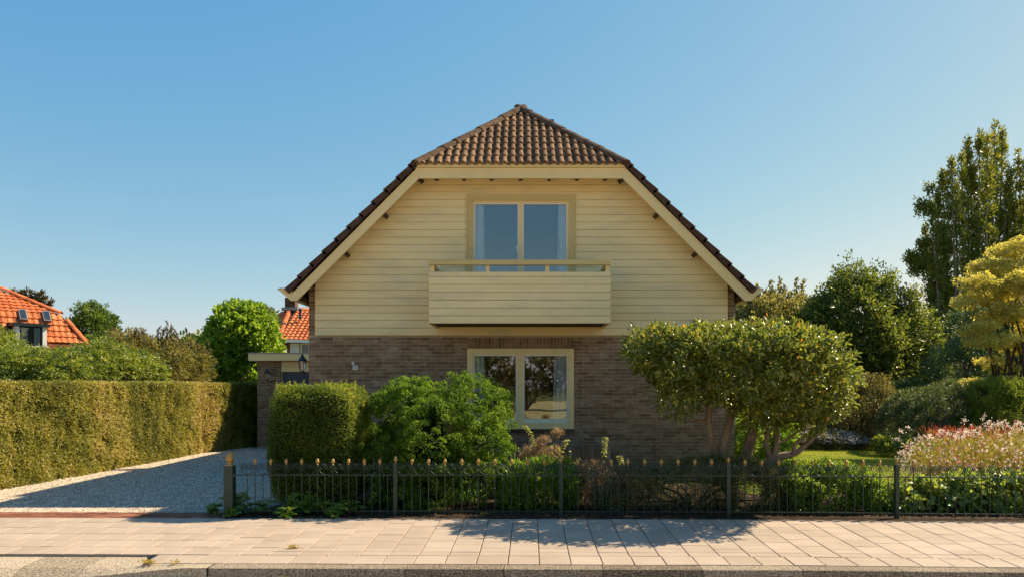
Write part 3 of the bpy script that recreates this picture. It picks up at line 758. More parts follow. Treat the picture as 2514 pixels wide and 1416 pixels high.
# ---------------------------------------------------------------- ground, road, kerb, pavement, drive
def sheet(name, pts, m, kind='structure', th=None, parent=None):
    b = MB(); b.poly(pts, [tuple(range(len(pts)))], .5)
    o = b.make(name, m, parent)
    if kind: o['kind'] = kind
    return o
big = 900
sheet('ground', [(-big, -big, -.30), (big, -big, -.30), (big, big, -.30), (-big, big, -.30)], M['meadow'])
# verge and meadow across the road, seen mirrored in the panes
b = MB(); b.prism([(-60, -3.4, -.28), (60, -3.4, -.28), (60, -3.4, -.02), (-60, -3.4, -.02)], (0, -3.1, 0)); o = b.make('far_pavement', M['slab']); tag(o, kind='structure')
b = MB(); b.prism([(-60, -6.51, -.28), (60, -6.51, -.28), (60, -6.51, -.05), (-60, -6.51, -.05)], (0, -60, 0)); o = b.make('grass_verge', M['dry_grass']); tag(o, kind='structure')
# garden soil: one sheet
y0 = 9.12
xs = [-60, -8, 2.5, 5.5, 60]
gp = [S(x, y0, .012) for x in xs]
for p in gp: p.z = max(p.z, -.03)
b = MB(); n = len(xs); far = [Vector((x, 380, 0.0)) for x in (-380, -8, 2.5, 60, 380)]; mid = [Vector((p.x, 12.6, .0)) for p in gp]
b.poly(gp+mid, [(i, i+1, n+i+1, n+i) for i in range(n-1)], .5)
tag(b.make('garden_soil', M['soil']), kind='structure')
b = MB(); b.poly(mid+far, [(i, i+1, n+i+1, n+i) for i in range(n-1)], .5); tag(b.make('garden_ground', M['meadow']), kind='structure')
# road
ROADZ = -.145
def Sq(x0, x1, y0, y1, z0, z1): return [S(x0, y0, z0), S(x1, y0, z0), S(x1, y1, z1), S(x0, y1, z1)]
b = MB(); xs = [-60, 2.5, 8, 60]
for i in range(3): b.poly(Sq(xs[i], xs[i+1], -3.4, 6.95, ROADZ-.05, ROADZ), [(0, 1, 2, 3)], .5)
tag(b.make('road', M['road']), kind='structure')
# pavement
YB0, YK = 9.12, 7.03
pav = bpy.data.objects.new('pavement', None); COL.objects.link(pav); pav.location = (0, 8, 0); pav['kind'] = 'structure'
b = MB(); xs = [-40, 2.5, 8.5, 40]
for i in range(3):
    b.poly([S(xs[i], YK if xs[i] > -3 else YK, pave_z(YK)-.012), S(xs[i+1], YK, pave_z(YK)-.012), S(xs[i+1], YB0, pave_z(YB0)-.012), S(xs[i], YB0, pave_z(YB0)-.012)], [(0, 1, 2, 3)], .5)
# the bedding steps back where the kerb drops
bed = MB()
def quad(b, x0, x1, ya, yb, dz): b.poly([S(x0, ya, pave_z(ya)+dz), S(x1, ya, pave_z(ya)+dz), S(x1, yb, pave_z(yb)+dz), S(x0, yb, pave_z(yb)+dz)], [(0, 1, 2, 3)], .5)
XD = -3.66                                      # where the dropped kerb begins
quad(bed, -40, XD, 7.36, YB0, -.010)
for x0, x1 in ((XD, 2.5), (2.5, 8.5), (8.5, 40)): quad(bed, x0, x1, YK, YB0, -.010)
bed.make('joint_sand', M['joint'], pav, kind='stuff')
SLAB = {}
def slab(x0, x1, y0, y1):
    w, d = round(x1-x0, 3), round(y1-y0, 3); key = (w, d, random.randrange(3))
    if key not in SLAB:
        q = MB(); g = .0040; c = .005
        X0, X1, Y0, Y1 = -w/2+g, w/2-g, -d/2+g, d/2-g
        r = random.Random(str(key)); j = lambda: r.uniform(-.0012, .0012)
        pts = [(X0, Y0, -.05), (X1, Y0, -.05), (X1, Y1, -.05), (X0, Y1, -.05), (X0+j(), Y0+j(), -.003), (X1+j(), Y0+j(), -.003), (X1+j(), Y1+j(), -.003), (X0+j(), Y1+j(), -.003),
               (X0+c, Y0+c, 0), (X1-c, Y0+c, 0), (X1-c, Y1-c, 0), (X0+c, Y1-c, 0)]
        q.poly(pts, [(0, 1, 5, 4), (1, 2, 6, 5), (2, 3, 7, 6), (3, 0, 4, 7), (4, 5, 9, 8), (5, 6, 10, 9), (6, 7, 11, 10), (7, 4, 8, 11), (8, 9, 10, 11)], 0.0)
        SLAB[key] = q.mesh('paving_slab', M['slab'])
    cx, cy = (x0+x1)/2, (y0+y1)/2; p = S(cx, cy, pave_z(cy))
    return (SLAB[key], p+Vector((0, 0, random.uniform(-.0015, .0015))), (math.atan(.029)+random.uniform(-.003, .003), random.uniform(-.003, .003)+(.0067 if cx > 2.5 else 0), TH+random.uniform(-.004, .004)))
slabs = []
Q = .3015
xj = S(0, 0, 0).x+.073                          # the joint that looks straight at the camera
ksp = 7.345                                     # rear of the kerb row
k0 = -12
for c in range(-40, 60):
    x0 = xj+c*Q; x1 = x0+Q
    # boundary of the two bonds runs from (-3.4, back) to (-3.4, front)
    if x0 < -3.33: continue
    if x0 > 13: break
    y = ksp; first = True
    if c % 2 == 0: hs = [.145, .155]
    else: hs = [.145]
    ys = [y]
    for h in hs: ys.append(ys[-1]+h)
    while ys[-1] < YB0-.02: ys.append(min(ys[-1]+Q, YB0))
    for a, b_ in zip(ys[:-1], ys[1:]):
        if b_-a > .05: slabs.append(slab(x0, x1, a, b_))
xe = xj+math.floor((-3.33-xj)/Q+1)*Q
for r in range(6):                              # bond along the street in front of the drive
    y0_, y1_ = 7.36+r*Q, 7.36+(r+1)*Q
    y1_ = min(y1_, YB0); x = xe
    if r % 2: slabs.append(slab(x-.15, x, y0_, y1_)); x -= .15
    while x > -9.5: slabs.append(slab(x-Q, x, y0_, y1_)); x -= Q
x = XD+.08
slabs.append(slab(XD-.10, XD+.08, YK, ksp-.002))
while x < 12.8: slabs.append(slab(x, x+Q+.003, YK, ksp-.002)); x += Q+.003
slabs.sort(key=lambda s: (0 if (-1.0*CX-40)/F*s[1].y < s[1].x < (2514-CX+40)/F*s[1].y else 1, s[1].y))
print('slabs', len(slabs))
rest = MB()
for i, (me, p, rt) in enumerate(slabs):
    if i < 299: add('paving_slab', me, pav, p, rt)
    else:
        Mx = Matrix.Translation(p) @ __import__('mathutils').Euler(rt).to_matrix().to_4x4()
        rest.poly([Mx @ v.co for v in me.vertices], [tuple(f.vertices) for f in me.polygons])
if rest.v: rest.make('paving_slab', M['slab'], pav, kind='stuff')
# kerb: metre long stones, lowered in front of the drive
kerb = bpy.data.objects.new('kerb', None); COL.objects.link(kerb); kerb.location = (0, 6.9, 0); kerb['kind'] = 'structure'
kz = pave_z(YK)-.006; KF = 6.865
def kstone(x0, x1):
    z = kz; b = MB(); c = .018
    pr = [(YK-.002, z), (KF+c, z), (KF+c*.3, z-c*.3), (KF, z-c), (KF-.012, ROADZ-.03), (YK-.002, ROADZ-.03)]
    b.poly([S(x0+.003, y, q) for y, q in pr]+[S(x1-.003, y, q) for y, q in pr], [(i, (i+1) % 6, 6+(i+1) % 6, 6+i) for i in range(6)]+[tuple(range(5, -1, -1)), tuple(range(6, 12))], random.random())
    b.make('kerb_stone', M['kerb'], kerb)
x = -3.05
for k in range(9): kstone(x, x+.93); x += .93
while x < 12: kstone(x, x+.93); x += .93
# ramped stones of the dropped kerb
def ramp_stone(x0, x1, za0, za1):
    b = MB(); yb = 7.352; z0 = pave_z(7.36)-.028
    P1 = lambda x, zt: [S(x, yb, z0), S(x, 7.0, z0-.025), S(x, KF, zt), S(x, KF-.02, ROADZ-.03), S(x, yb, ROADZ-.03)]
    b.poly(P1(x0, za0)+P1(x1, za1), [(i, (i+1) % 5, 5+(i+1) % 5, 5+i) for i in range(5)]+[(4, 3, 2, 1, 0), (5, 6, 7, 8, 9)], random.random())
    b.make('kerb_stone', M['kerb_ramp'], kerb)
low = ROADZ+.004
def ramp_to(x0, x1):                            # the last stone before the full kerb twists up to it
    b = MB(); n = 6; V = []
    for i in range(n+1):
        t = i/n; x = x0+(x1-x0)*t; zt = low+(kz-low)*min(1, t*1.25)
        yb = 7.352 if x < XD-.1 else YK-.002
        V += [S(x, yb, pave_z(7.36)-.028 if x < XD-.1 else kz), S(x, 6.99, (pave_z(7.36)-.05)*(1-t)+kz*t), S(x, KF, zt), S(x, KF-.012, ROADZ-.03)]
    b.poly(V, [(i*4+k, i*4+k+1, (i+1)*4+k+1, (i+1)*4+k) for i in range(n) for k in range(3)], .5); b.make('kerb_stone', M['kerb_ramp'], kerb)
ramp_to(-4.30, -3.06)
x = -4.306
while x > -9: ramp_stone(x-.62, x-.004, low, low); x -= .624
# red clay paver band at the mouth of the drive
band = bpy.data.objects.new('clay_paver_band', None); COL.objects.link(band); band.location = S(-6, 9.3, 0); band['kind'] = 'structure'
GPX = -3.86
b = MB(); b.poly([S(-11, 9.13, .006), S(GPX, 9.13, .006), S(GPX, 9.56, .012), S(-11, 9.56, .012)], [(0, 1, 2, 3)], .5); b.make('joint_sand', M['soil'], band, kind='stuff')
CP = {}
for r in range(4):
    x = GPX-.02-(.1 if r % 2 else 0)
    while x > -9.4:
        key = random.randrange(4)
        if key not in CP:
            q = MB(); j = lambda: random.uniform(-.002, .002)
            q.box(-.098, .098, -.047, .047, -.04, .0); q.v = [(a+j(), b_+j(), c+(j() if c == 0 else 0)) for a, b_, c in q.v]; CP[key] = q.mesh('clay_paver', M['clay'])
        p = S(x-.1, 9.185+r*.103, .022+random.uniform(-.002, .002)+r*.001); add('clay_paver', CP[key], band, p, (0, 0, TH+random.uniform(-.015, .015))); x -= .205
# gravel drive
HEDGE = [(-8.95, 6.5), (-8.72, 9.0), (-8.32, 11.7), (-8.08, 15.0), (-7.92, 18.2), (-7.5, 20.0), (-7.3, 21.0)]
pts = [S(-9.6, 9.56, .016), S(GPX+.1, 9.56, .016), (-3.3, 10.6, .016), (-3.0, 11.4, .016), (-3.1, 13.15, .016), (-3.84, 13.25, .016), (-3.84, 20.0, .016), (-8.4, 20.1, .016), (-9.0, 14, .016)]
sheet('driveway', pts, M['gravel_bed'])
rng = np.random.default_rng(5)
def in_drive(x, y):
    hx = np.interp(y, [q[1] for q in HEDGE], [q[0] for q in HEDGE])
    return (x > hx-.25) & (x < np.where(y < 13.2, np.where(y < 10.4, GPX+.1+(y-9.56)*.35, -3.3), -3.85)) & (y > 9.57-.014*x)
n = 190000; y = 9.5+(20-9.5)*rng.uniform(0, 1, n)**1.7; x = rng.uniform(-9.2, -2.9, n); ok = in_drive(x, y); x = x[ok]; y = y[ok]; n = len(x)
r = rng.uniform(.006, .013, n)*(1+.04*(y-9.5)); T = np.array([[1, 0, -.1], [0, 1, 0], [-1, 0, .1], [0, -1, -.05], [0, 0, .9]]); ang = rng.uniform(0, 6.28, n)
c, s = np.cos(ang), np.sin(ang); V = np.stack([(T[None, :, 0]*c[:, None]-T[None, :, 1]*s[:, None]*.8)*r[:, None]+x[:, None]+rng.normal(size=(n, 5))*.001,
     (T[None, :, 0]*s[:, None]+T[None, :, 1]*c[:, None]*.8)*r[:, None]+y[:, None], np.abs(T[None, :, 2])*r[:, None]*.9+.014+rng.uniform(-.1, .25, (n, 5))*r[:, None]], 2).reshape(-1, 3)
Fc = (np.arange(n)[:, None, None]*5+np.array([[0, 1, 4], [1, 2, 4], [2, 3, 4], [3, 0, 4]])[None]).reshape(-1, 3)
g = np_mesh('gravel', V, Fc, np.repeat(rng.uniform(0, 1, n), 4), M['gravel'], None); tag(g, 'pale crushed gravel covering the driveway between hedge and house', 'gravel', kind='stuff')
# lawn and its blades
sheet('lawn', [(3.5, 11.4, .008), (26, 11.4, .008), (26, 21.4, .02), (4.2, 21.4, .02)], M['lawn'])
n = 70000; y = rng.uniform(11.5, 21.3, n); x = 3.6+rng.uniform(0, 1, n)*9.5; pos = np.stack([x, y, np.full(n, .01)], 1)
M['blade'] = leaf_mat('grass_blade', [(0, (.07, .11, .012)), (.6, (.14, .18, .02)), (1, (.24, .23, .05))], .4, .6, .3)
d = nrm(np.stack([rng.normal(size=n)*.6, rng.normal(size=n)*.6, np.ones(n)], 1)); z1 = vnoise(pos, .8, 3)
g = leaves('lawn_grass', pos, d, rng.normal(size=(n, 3)), rng.uniform(.03, .055, n), .008, np.clip(.5+.25*z1+rng.normal(size=n)*.2, 0, 1), M['blade'], None)
tag(g, 'short mown grass of the lawn right of the house', 'grass', kind='stuff')
# weeds in the kerb line and crumbs of litter
M['weed'] = leaf_mat('weed_leaf', [(0, (.10, .08, .02)), (.5, (.16, .16, .03)), (1, (.3, .22, .07))], .3, .6, .3)
C = []
for px, py, nn_ in ((720, 1348, 60), (1405, 1400, 30), (1655, 1404, 40), (700, 1411, 90), (1060, 1409, 40), (360, 1381, 60), (430, 1381, 20), (1190, 1274, 40), (560, 1272, 20)):
    yk = F*1.75/(py-CY) if py > 1385 else F*1.69/(py-CY); X = (px-CX)/F*yk
    for k in range(nn_): C.append((X+random.gauss(0, .03), yk+random.gauss(0, .012), (ROADZ+.002 if py > 1395 else pave_z(yk)+.001)+random.uniform(0, .02)))
C = np.array(C); g = leaves('weeds', C, rng.normal(size=C.shape)+[0, 0, .6], rng.normal(size=C.shape), .035, .012, rng.uniform(0, 1, len(C)), M['weed'], None)
tag(g, 'tiny weeds and dry bits in the paving joints and gutter', 'weeds', kind='stuff')
# ---------------------------------------------------------------- ornamental iron fence
FY = 9.38
fence = thing('iron_fence', S(2, FY, 0), 'low dark green iron fence with spiral scrolls and gold bud finials', 'fence')
def finial_mesh(k, seg=8):
    b = MB(); b.lathe((0, 0, 0), [(.012*k, 0), (.016*k, .004*k), (.012*k, .012*k), (.014*k, .02*k), (.024*k, .032*k), (.027*k, .05*k), (.023*k, .07*k), (.013*k, .088*k), (.003*k, .095*k)], seg)
    return b.mesh('finial', M['gold'])
FIN = finial_mesh(.90)
def scroll_mesh():
    b = MB()
    for s in (-1, 1):
        pts = []
        for k in range(9):
            a = -math.pi/2+k*math.pi/2/8; pts.append((s*.084*math.cos(a), 0, .098+.098*math.sin(a)))
        cx, cz = .0395, .098
        for k in range(1, 27):
            a = k*(math.pi*3.6)/26; r = .0445*(1-k/26)**.85+.006; pts.append((s*(cx+r*math.cos(a)), 0, cz+r*math.sin(a)*.95))
        b.tube(pts, [.0052]*9+[.005]*18+[.0056]*8, 5)
    return b.mesh('scroll', M['fence'], smooth=True)
SCR = scroll_mesh()
def bar_mesh(h, r):
    b = MB(); b.tube([(0, 0, 0), (0, 0, h)], r, 6); return b.mesh('bar', M['fence'])
Z_RAIL, Z_LOW, Z_TOP = .535, .075, .665
BL, BS_ = bar_mesh(Z_TOP-.03, .0068), bar_mesh(Z_RAIL-.025, .0058)
def post_mesh():
    b = MB(); b.box(-.0235, .0235, -.0235, .0235, 0, .675); b.box(-.026, .026, -.026, .026, .675, .682); return b.mesh('post', M['fence'])
PM = post_mesh()
GP = (545-CX)/F*FY
posts = [(px-CX)/F*FY for px in (945, 1352, 1761, 2170)]
posts = [GP+.02]+posts; posts += [posts[-1]+2.13, posts[-1]+4.26]
for i in range(1, len(posts)):
    a, b_ = posts[i-1], posts[i]
    if i == 1: a += .055
    p = S(b_, FY, 0); p.z += .01; po = add('post', PM, fence, p, (0, 0, TH)); add('finial', FIN, po, p+Vector((0, 0, .68)))
    n = 10 if i > 1 else 10; st = (b_-a)/n
    for k in range(n):
        x = a+st*(k+.5); q = S(x, FY, 0)
        sc = add('scroll', SCR, fence, q+Vector((0, 0, Z_RAIL+.007)), (0, 0, TH)); sc.scale = (st/.2, 1, 1.0)
        add('bar', BS_, fence, q+Vector((0, 0, .025)), (0, random.uniform(-.004, .004), 0))
        if k:
            q = S(a+st*k, FY, 0); bb = add('bar', BL, fence, q+Vector((0, 0, .03)), (0, random.uniform(-.003, .003), 0)); add('finial', FIN, bb, q+Vector((0, 0, Z_TOP-.002)))
    for z in (Z_RAIL, Z_LOW):
        q = MB(); p0, p1 = S(a-.03 if i == 1 else a+.02, FY, z), S(b_-.02, FY, z); dz = Vector((0, 0, .006)); dy = Vector((0, .011, 0))
        q.poly([p0-dz-dy, p1-dz-dy, p1-dz+dy, p0-dz+dy, p0+dz-dy, p1+dz-dy, p1+dz+dy, p0+dz+dy], [(0, 3, 2, 1), (4, 5, 6, 7), (0, 1, 5, 4), (1, 2, 6, 5), (2, 3, 7, 6), (3, 0, 4, 7)], .5)
        q.make('rail', M['fence'], fence)
# gate post with its large gold bud
gx0 = GP-.085; gp = thing('gate_post', S(GP-.03, FY, 0), 'thick square dark green post with large gold acorn top at the drive entrance', 'gate post')
c = S(GP-.045, FY-.02, 0); r = .058
b = MB(); b.v = []; h0, h1 = -.02, .655
b.poly([c+Vector((sx*(r+.0), sy*r, h)) for h in (h0, h1) for sx, sy in ((-1, -1), (1, -1), (1, 1), (-1, 1))], [(0, 3, 2, 1), (4, 5, 6, 7), (0, 1, 5, 4), (1, 2, 6, 5), (2, 3, 7, 6), (3, 0, 4, 7)], .5)
b.make('pillar', M['fence'], gp, bevel=.004)
b = MB(); b.box(c.x-.045, c.x+.045, c.y-.045, c.y+.045, .655, .668); b.make('collar', M['gold'], gp)
b = MB(); prof = [(.034, .668), (.030, .68), (.030, .70), (.036, .708), (.046, .725), (.050, .75), (.046, .785), (.034, .812), (.016, .83), (.004, .836)]
seg = 20; V = []
for rr, z in prof:
    for k in range(seg):
        q = rr*(1+(.06 if (k % 2) and z > .71 else 0)); V.append(c+Vector((q*math.cos(2*math.pi*k/seg), q*math.sin(2*math.pi*k/seg), z)))
n = len(prof); b.poly(V, [(i*seg+k, i*seg+(k+1) % seg, (i+1)*seg+(k+1) % seg, (i+1)*seg+k) for i in range(n-1) for k in range(seg)]+[tuple((n-1)*seg+k for k in range(seg))], .5)
b.make('finial', M['gold'], gp)
b = MB(); b.box(c.x+r+.001, c.x+r+.028, FY-.012, FY+.012, Z_RAIL-.02, Z_RAIL+.02); b.make('hinge_bolt', M['fence'], gp)
# low planter wall of bricks in front of the house
YP = 12.55; pw_ = thing('planter_wall', (fx(1360), YP, 0), 'low dark brick planter wall with upright coping under the window', 'planter')
x0, x1 = (1190-CX)/F*YP, (1500-CX)/F*YP; zt = EYE-(1098-CY)/F*YP
rest = MB()
for cx, cz, l in courses(x0, x1, -.02, zt-.22, []):
    q = brick_mesh(l, BR_H, random.randrange(10**6)); rest.poly([(a+cx, b_+YP, c_+cz) for a, b_, c_ in q.v], q.f)
ns = int((x1-x0)/.063)
cop = []
for k in range(ns):
    x = x0+.0625*(k+.5); m_ = brick_mesh(.053, .2, k+900, .21)
    q = m_.mesh('coping_brick', M['brick']); add('coping_brick', q, pw_, (x, YP-.004+random.uniform(-.003, .003), zt-.105+random.uniform(-.003, .003)))
rest.make('brick', M['brick'], pw_, kind='stuff')
b = MB(); b.box(x0+.01, x1-.01, YP+.01, YP+.21, -.1, zt-.015); b.make('core', M['mortar'], pw_)
b = MB(); b.box(x0+.02, x1-.02, YP+.215, YF-.01, -.05, zt-.08); b.make('soil', M['soil'], pw_)
# ---------------------------------------------------------------- neighbours' houses
def tiled(parent, org, u, v, nu, nv, su, sv, mesh_v, keep, single=True, rest=None, lift=.02, name='roof_tile'):
    n = u.cross(v).normalized(); Rm = Matrix((u, v, n)).transposed(); e = Rm.to_euler(); R4 = Rm.to_4x4()
    for r in range(nv):
        for c in range(nu):
            o = org+u*(c*su)+v*(r*sv)+n*lift
            if not keep(c*su+su/2, r*sv+sv/2, o): continue
            if single: add(name, random.choice(mesh_v[1]), parent, o, e)
            else:
                q = random.choice(mesh_v[0]); rest.poly([Matrix.Translation(o) @ R4 @ Vector(p) for p in q.v], q.f, random.random())
def pan_tiles(w, l, m, rh=.05, tilt=.04):
    t = [roll_tile(w, l, 1, rh, .02, tilt) for _ in range(2)]; return t, [q.mesh('roof_tile', m) for q in t]
# big orange roof at the left
u = Vector((math.cos(math.radians(45)), math.sin(math.radians(45)), 0)); nh = Vector((u.y, -u.x, 0)); A = P(203, 834, 30)+(nh+u)*.25-Vector((0, 0, .4))
r1, h1, r2, h2 = .87, 1.42, 1.95, 1.14
nb = thing('neighbour_house', (A.x-4, 31, 0), 'white neighbour house with large orange tiled roof and dark dormer at the left edge', 'house')
K = A-nh*r1-u*r1+Vector((0, 0, h1)); R_ = K-nh*r2-u*r2+Vector((0, 0, h2)); Lw = 11.0
K2 = K-u*(Lw-r1); A2 = A-u*Lw; R2 = R_-u*(Lw-r1-r2)
b = MB(); b.poly([A2, A, K, K2, R_, R2], [(0, 1, 2, 3), (3, 2, 4, 5)], .5)
Bk = [A-nh*6.5, K-nh*(6.5-2*r1), R_-nh*1.0]
b.poly([A, A-nh*6.5, K-nh*(6.5-2*r1), K, R_-nh*(.6), R_], [(0, 1, 2, 3), (3, 2, 4, 5)], .5)
b.poly([R2, R_, R_-nh*.6, A-nh*6.5, A2-nh*6.5], [(0, 1, 2, 3, 4)], .5)
b.make('roof', M['red_under'], nb)
LT = pan_tiles(.215, .30, M['red_tile'], .026, .045)
v1 = (-nh*r1+Vector((0, 0, h1))); l1 = v1.length; v1.normalize(); v2 = (-nh*r2+Vector((0, 0, h2))); l2 = v2.length; v2.normalize()
dt0, dt1 = 1.58, 2.62                           # dormer along the eaves (metres left of A)
nt = 26; org = A-u*(nt*.215)
tiled(nb, org, u, v1, nt, 6, .215, l1/6, LT, lambda a, c, o: (nt*.215-a) > c/l1*r1+.05 and o.z > 3.3 and not (dt0-.1 < nt*.215-a < dt1+.1 and c < l1*.62) and (o.x/o.y*F+CX) > -30)
org2 = K-u*(nt*.215)
tiled(nb, org2, u, v2, nt, 8, .215, l2/8, LT, lambda a, c, o: (nt*.215-a) > c/l2*r2+.05 and (o.x/o.y*F+CX) > -30)
RC = cap_mesh(.13, .42); RC.materials.clear(); RC.materials.append(M['red_tile'])
def caps(parent, a, b_, me, step=.38, up=Vector((0, 0, 1))):
    d = (b_-a); L = d.length; v = d.normalized(); n = (up-v*v.dot(up)).normalized(); uu = v.cross(n); e = Matrix((uu, v, n)).transposed().to_euler()
    for i in range(max(1, int(L/step))): add('ridge_cap', me, parent, a+v*i*step, e)
caps(nb, A+Vector((0, 0, .05)), K+Vector((0, 0, .06)), RC); caps(nb, K+Vector((0, 0, .06)), R_+Vector((0, 0, .06)), RC)
b = MB(); a_ = A-nh*.35-u*.35; q = [a_, a_-nh*5.5, A2-nh*6.2, A2-nh*.35]
b.poly([Vector((p.x, p.y, 0)) for p in q]+[Vector((p.x, p.y, A.z-.02)) for p in q], [(0, 1, 5, 4), (1, 2, 6, 5), (2, 3, 7, 6), (3, 0, 4, 7)], .5); b.make('wall', M['white'], nb)
# dormer
dm = bpy.data.objects.new('dormer', None); COL.objects.link(dm); dm.parent = nb; dpos = A-u*((dt0+dt1)/2); dm.location = dpos-wl(nb)
def lb_(name, m, a0, a1, d0, d1, z0, z1, par=dm):
    b = MB(); pts = [A-u*a+nh*d+Vector((0, 0, z)) for z in (z0, z1) for a, d in ((a0, d0), (a1, d0), (a1, d1), (a0, d1))]
    b.poly(pts, [(0, 3, 2, 1), (4, 5, 6, 7), (0, 1, 5, 4), (1, 2, 6, 5), (2, 3, 7, 6), (3, 0, 4, 7)], .5); return b.make(name, m, par)
lb_('dormer_roof', M['dark_frame'], dt0-.10, dt1+.12, -.7, .18, .83, .95)
for a0, a1 in ((dt0, dt0+.14), (dt1-.14, dt1)): lb_('post', M['white'], a0, a1, .0, .09, .08, .83)
lb_('sill', M['white'], dt0-.05, dt1+.05, .0, .12, .03, .08)
lb_('cheek', M['white'], dt0+.01, dt0+.05, -.5, .0, .08, .83); lb_('cheek', M['white'], dt1-.05, dt1-.01, -.5, .0, .08, .83)
lb_('window_frame', M['dark_frame'], dt0+.142, dt1-.142, .01, .04, .08, .83)
lb_('curtain', M['curtain'], dt0+.22, dt0+.42, .042, .046, .12, .78); lb_('curtain', M['curtain'], dt1-.42, dt1-.22, .042, .046, .12, .78)
lb_('pane', M['glass'], dt0+.18, dt1-.18, .052, .056, .12, .79)
for a in (.55, 1.35):
    c = K-u*a-v1*.17; n = u.cross(v1).normalized(); v2s = v2; v2 = (v1+v2*.6).normalized(); b = MB(); 
    def bxx(nm, m, w, l, z0, z1): 
        b = MB(); pts = [c+u*x+v2*y+n*z for z in (z0, z1) for x, y in ((-w, -l), (w, -l), (w, l), (-w, l))]; b.poly(pts, [(0, 3, 2, 1), (4, 5, 6, 7), (0, 1, 5, 4), (1, 2, 6, 5), (2, 3, 7, 6), (3, 0, 4, 7)], .5); return b.make(nm, m, nb)
    s = bxx('skylight', M['zinc'], .13, .28, -.05, .15); g = bxx('skylight_pane', M['skylight'], .095, .24, .151, .165); g.parent = s; v2 = v2s; 
    for vtx in g.data.vertices: vtx.co += wl(nb)-wl(s)
# house behind the garage
AP = P(712, 757, 41); C0 = P(684, 833, 38); C1 = P(850, 838, 38.0); C3 = P(600, 818, 44.5)
hb = thing('neighbour_house', (C0.x+2, 41, 0), 'brick neighbour house with orange hipped roof and brick chimney seen above the garage', 'house')
b = MB(); AP2 = Vector((AP.x+2.2, AP.y+.4, AP.z)); b.poly([C0, C1, AP2, AP, C3], [(0, 1, 2, 3), (4, 0, 3)], .5); b.poly([C3, AP, AP2, C1, Vector((C1.x, 46, C1.z)), Vector((C3.x, 46, C1.z))], [(0, 1, 2, 3, 4, 5)], .5); b.make('roof', M['red_under'], hb)
ST = pan_tiles(.24, .34, M['red_tile'], .045, .045); rest = MB()
u = (C1-C0).normalized(); nn_ = u.cross(AP-C0).normalized(); v = nn_.cross(u); H = (AP-C0).dot(v); hx_ = (AP-C0).dot(u)
tiled(hb, C0, u, v, 15, int(H/.30)+1, .24, .30, ST, lambda a, c, o: c < H-.05 and a > hx_*c/H-.02, False, rest)
u2 = (C0-C3).normalized(); n2_ = u2.cross(AP-C3).normalized(); v2_ = n2_.cross(u2); H2 = (AP-C3).dot(v2_); q0 = (AP-C3).dot(u2); LL = (C0-C3).length
tiled(hb, C3, u2, v2_, int(LL/.24)+1, int(H2/.30)+1, .24, .30, ST, lambda a, c, o: c < H2-.05 and a > q0*c/H2 and a < LL-(LL-q0)*c/H2, False, rest)
rest.make('roof_tile', M['red_tile'], hb, kind='stuff')
caps(hb, C0+Vector((0, -.05, .05)), AP+Vector((0, 0, .05)), RC, .36)
b = MB(); b.poly([C0+Vector((-.15, -.16, -.12)), C1+Vector((0, -.16, -.12)), C1+Vector((0, -.16, .02)), C0+Vector((-.15, -.16, .02)), C0+Vector((-.15, .1, -.12)), C1+Vector((0, .1, -.12)), C1+Vector((0, .1, .02)), C0+Vector((-.15, .1, .02))], [(0, 1, 2, 3), (7, 6, 5, 4), (0, 4, 5, 1), (3, 2, 6, 7), (0, 3, 7, 4)], .5); b.make('gutter', M['white'], hb)
WLX0 = C0.x+.28
b = MB(); b.box(WLX0, C1.x, 38.45, 46, 0, C0.z-.05); b.make('wall', M['red_brick'], hb)
for pa, pb, kind in ((713, 735, 0), (738, 761, 1)):
    x0, x1 = (pa-CX)/F*38.4, (pb-CX)/F*38.4; z1, z0 = EYE+(CY-842)/F*38.4, EYE+(CY-885)/F*38.4
    f = frame('window', x0, x1, z0, z1, .07, 38.38, 38.47, M['white'], hb); b = MB(); b.box(x0+.07, x1-.07, 38.43, 38.44, z0+.07, z1-.07); b.make('pane', M['skylight'], f)
    if kind == 0: curtain(f, x0+.07, x1-.07, x0+.07, x1-.07, z0+.07, z1-.07, 38.40)
cx0, cx1 = (702-CX)/F*41, (727-CX)/F*41; box('chimney', M['red_brick'], hb, cx0, cx1, 40.8, 41.4, AP.z-.4, EYE+(CY-731)/F*41)
box('flashing', M['zinc'], hb, cx0-.12, cx1+.2, 40.6, 41.5, AP.z-.14, AP.z+.03)
p = P(737, 778, 39.6); b = MB(); b.lathe((p.x, p.y, p.z-.1), [(.10, 0), (.09, .12), (.07, .15), (.07, .42), (.11, .43), (.11, .52), (.05, .60)], 8); b.make('flue', M['black_metal'], hb)
# brown roof just right of the house
hr = thing('neighbour_house', (P(1800, 950, 33).x, 34, 0), 'small bit of a red gabled house with brown roof right behind the main house', 'house')
a0, a1 = P(1770, 742, 35), P(1832, 756, 33); b = MB(); e0, e1 = P(1770, 775, 33), P(1834, 775, 31.5)
b.poly([e0, e1, a1, a0], [(0, 1, 2, 3)], .5); b.poly([e1, P(1837, 775, 35), a1], [(0, 1, 2)], .5); b.poly([a0, a1, P(1837, 775, 35), P(1770, 775, 37)], [(0, 1, 2, 3)], .5); b.make('roof', M['verge'], hr)
q = [P(1776, 776, 33.3), P(1826, 776, 32.2), P(1826, 776, 36), P(1776, 776, 36)]
b = MB(); b.poly([Vector((p.x, p.y, 0)) for p in q]+[Vector((p.x, p.y, e1.z+.02)) for p in q], [(0, 1, 5, 4), (1, 2, 6, 5), (2, 3, 7, 6), (3, 0, 4, 7)], .5); b.make('wall', M['red_brick'], hr)
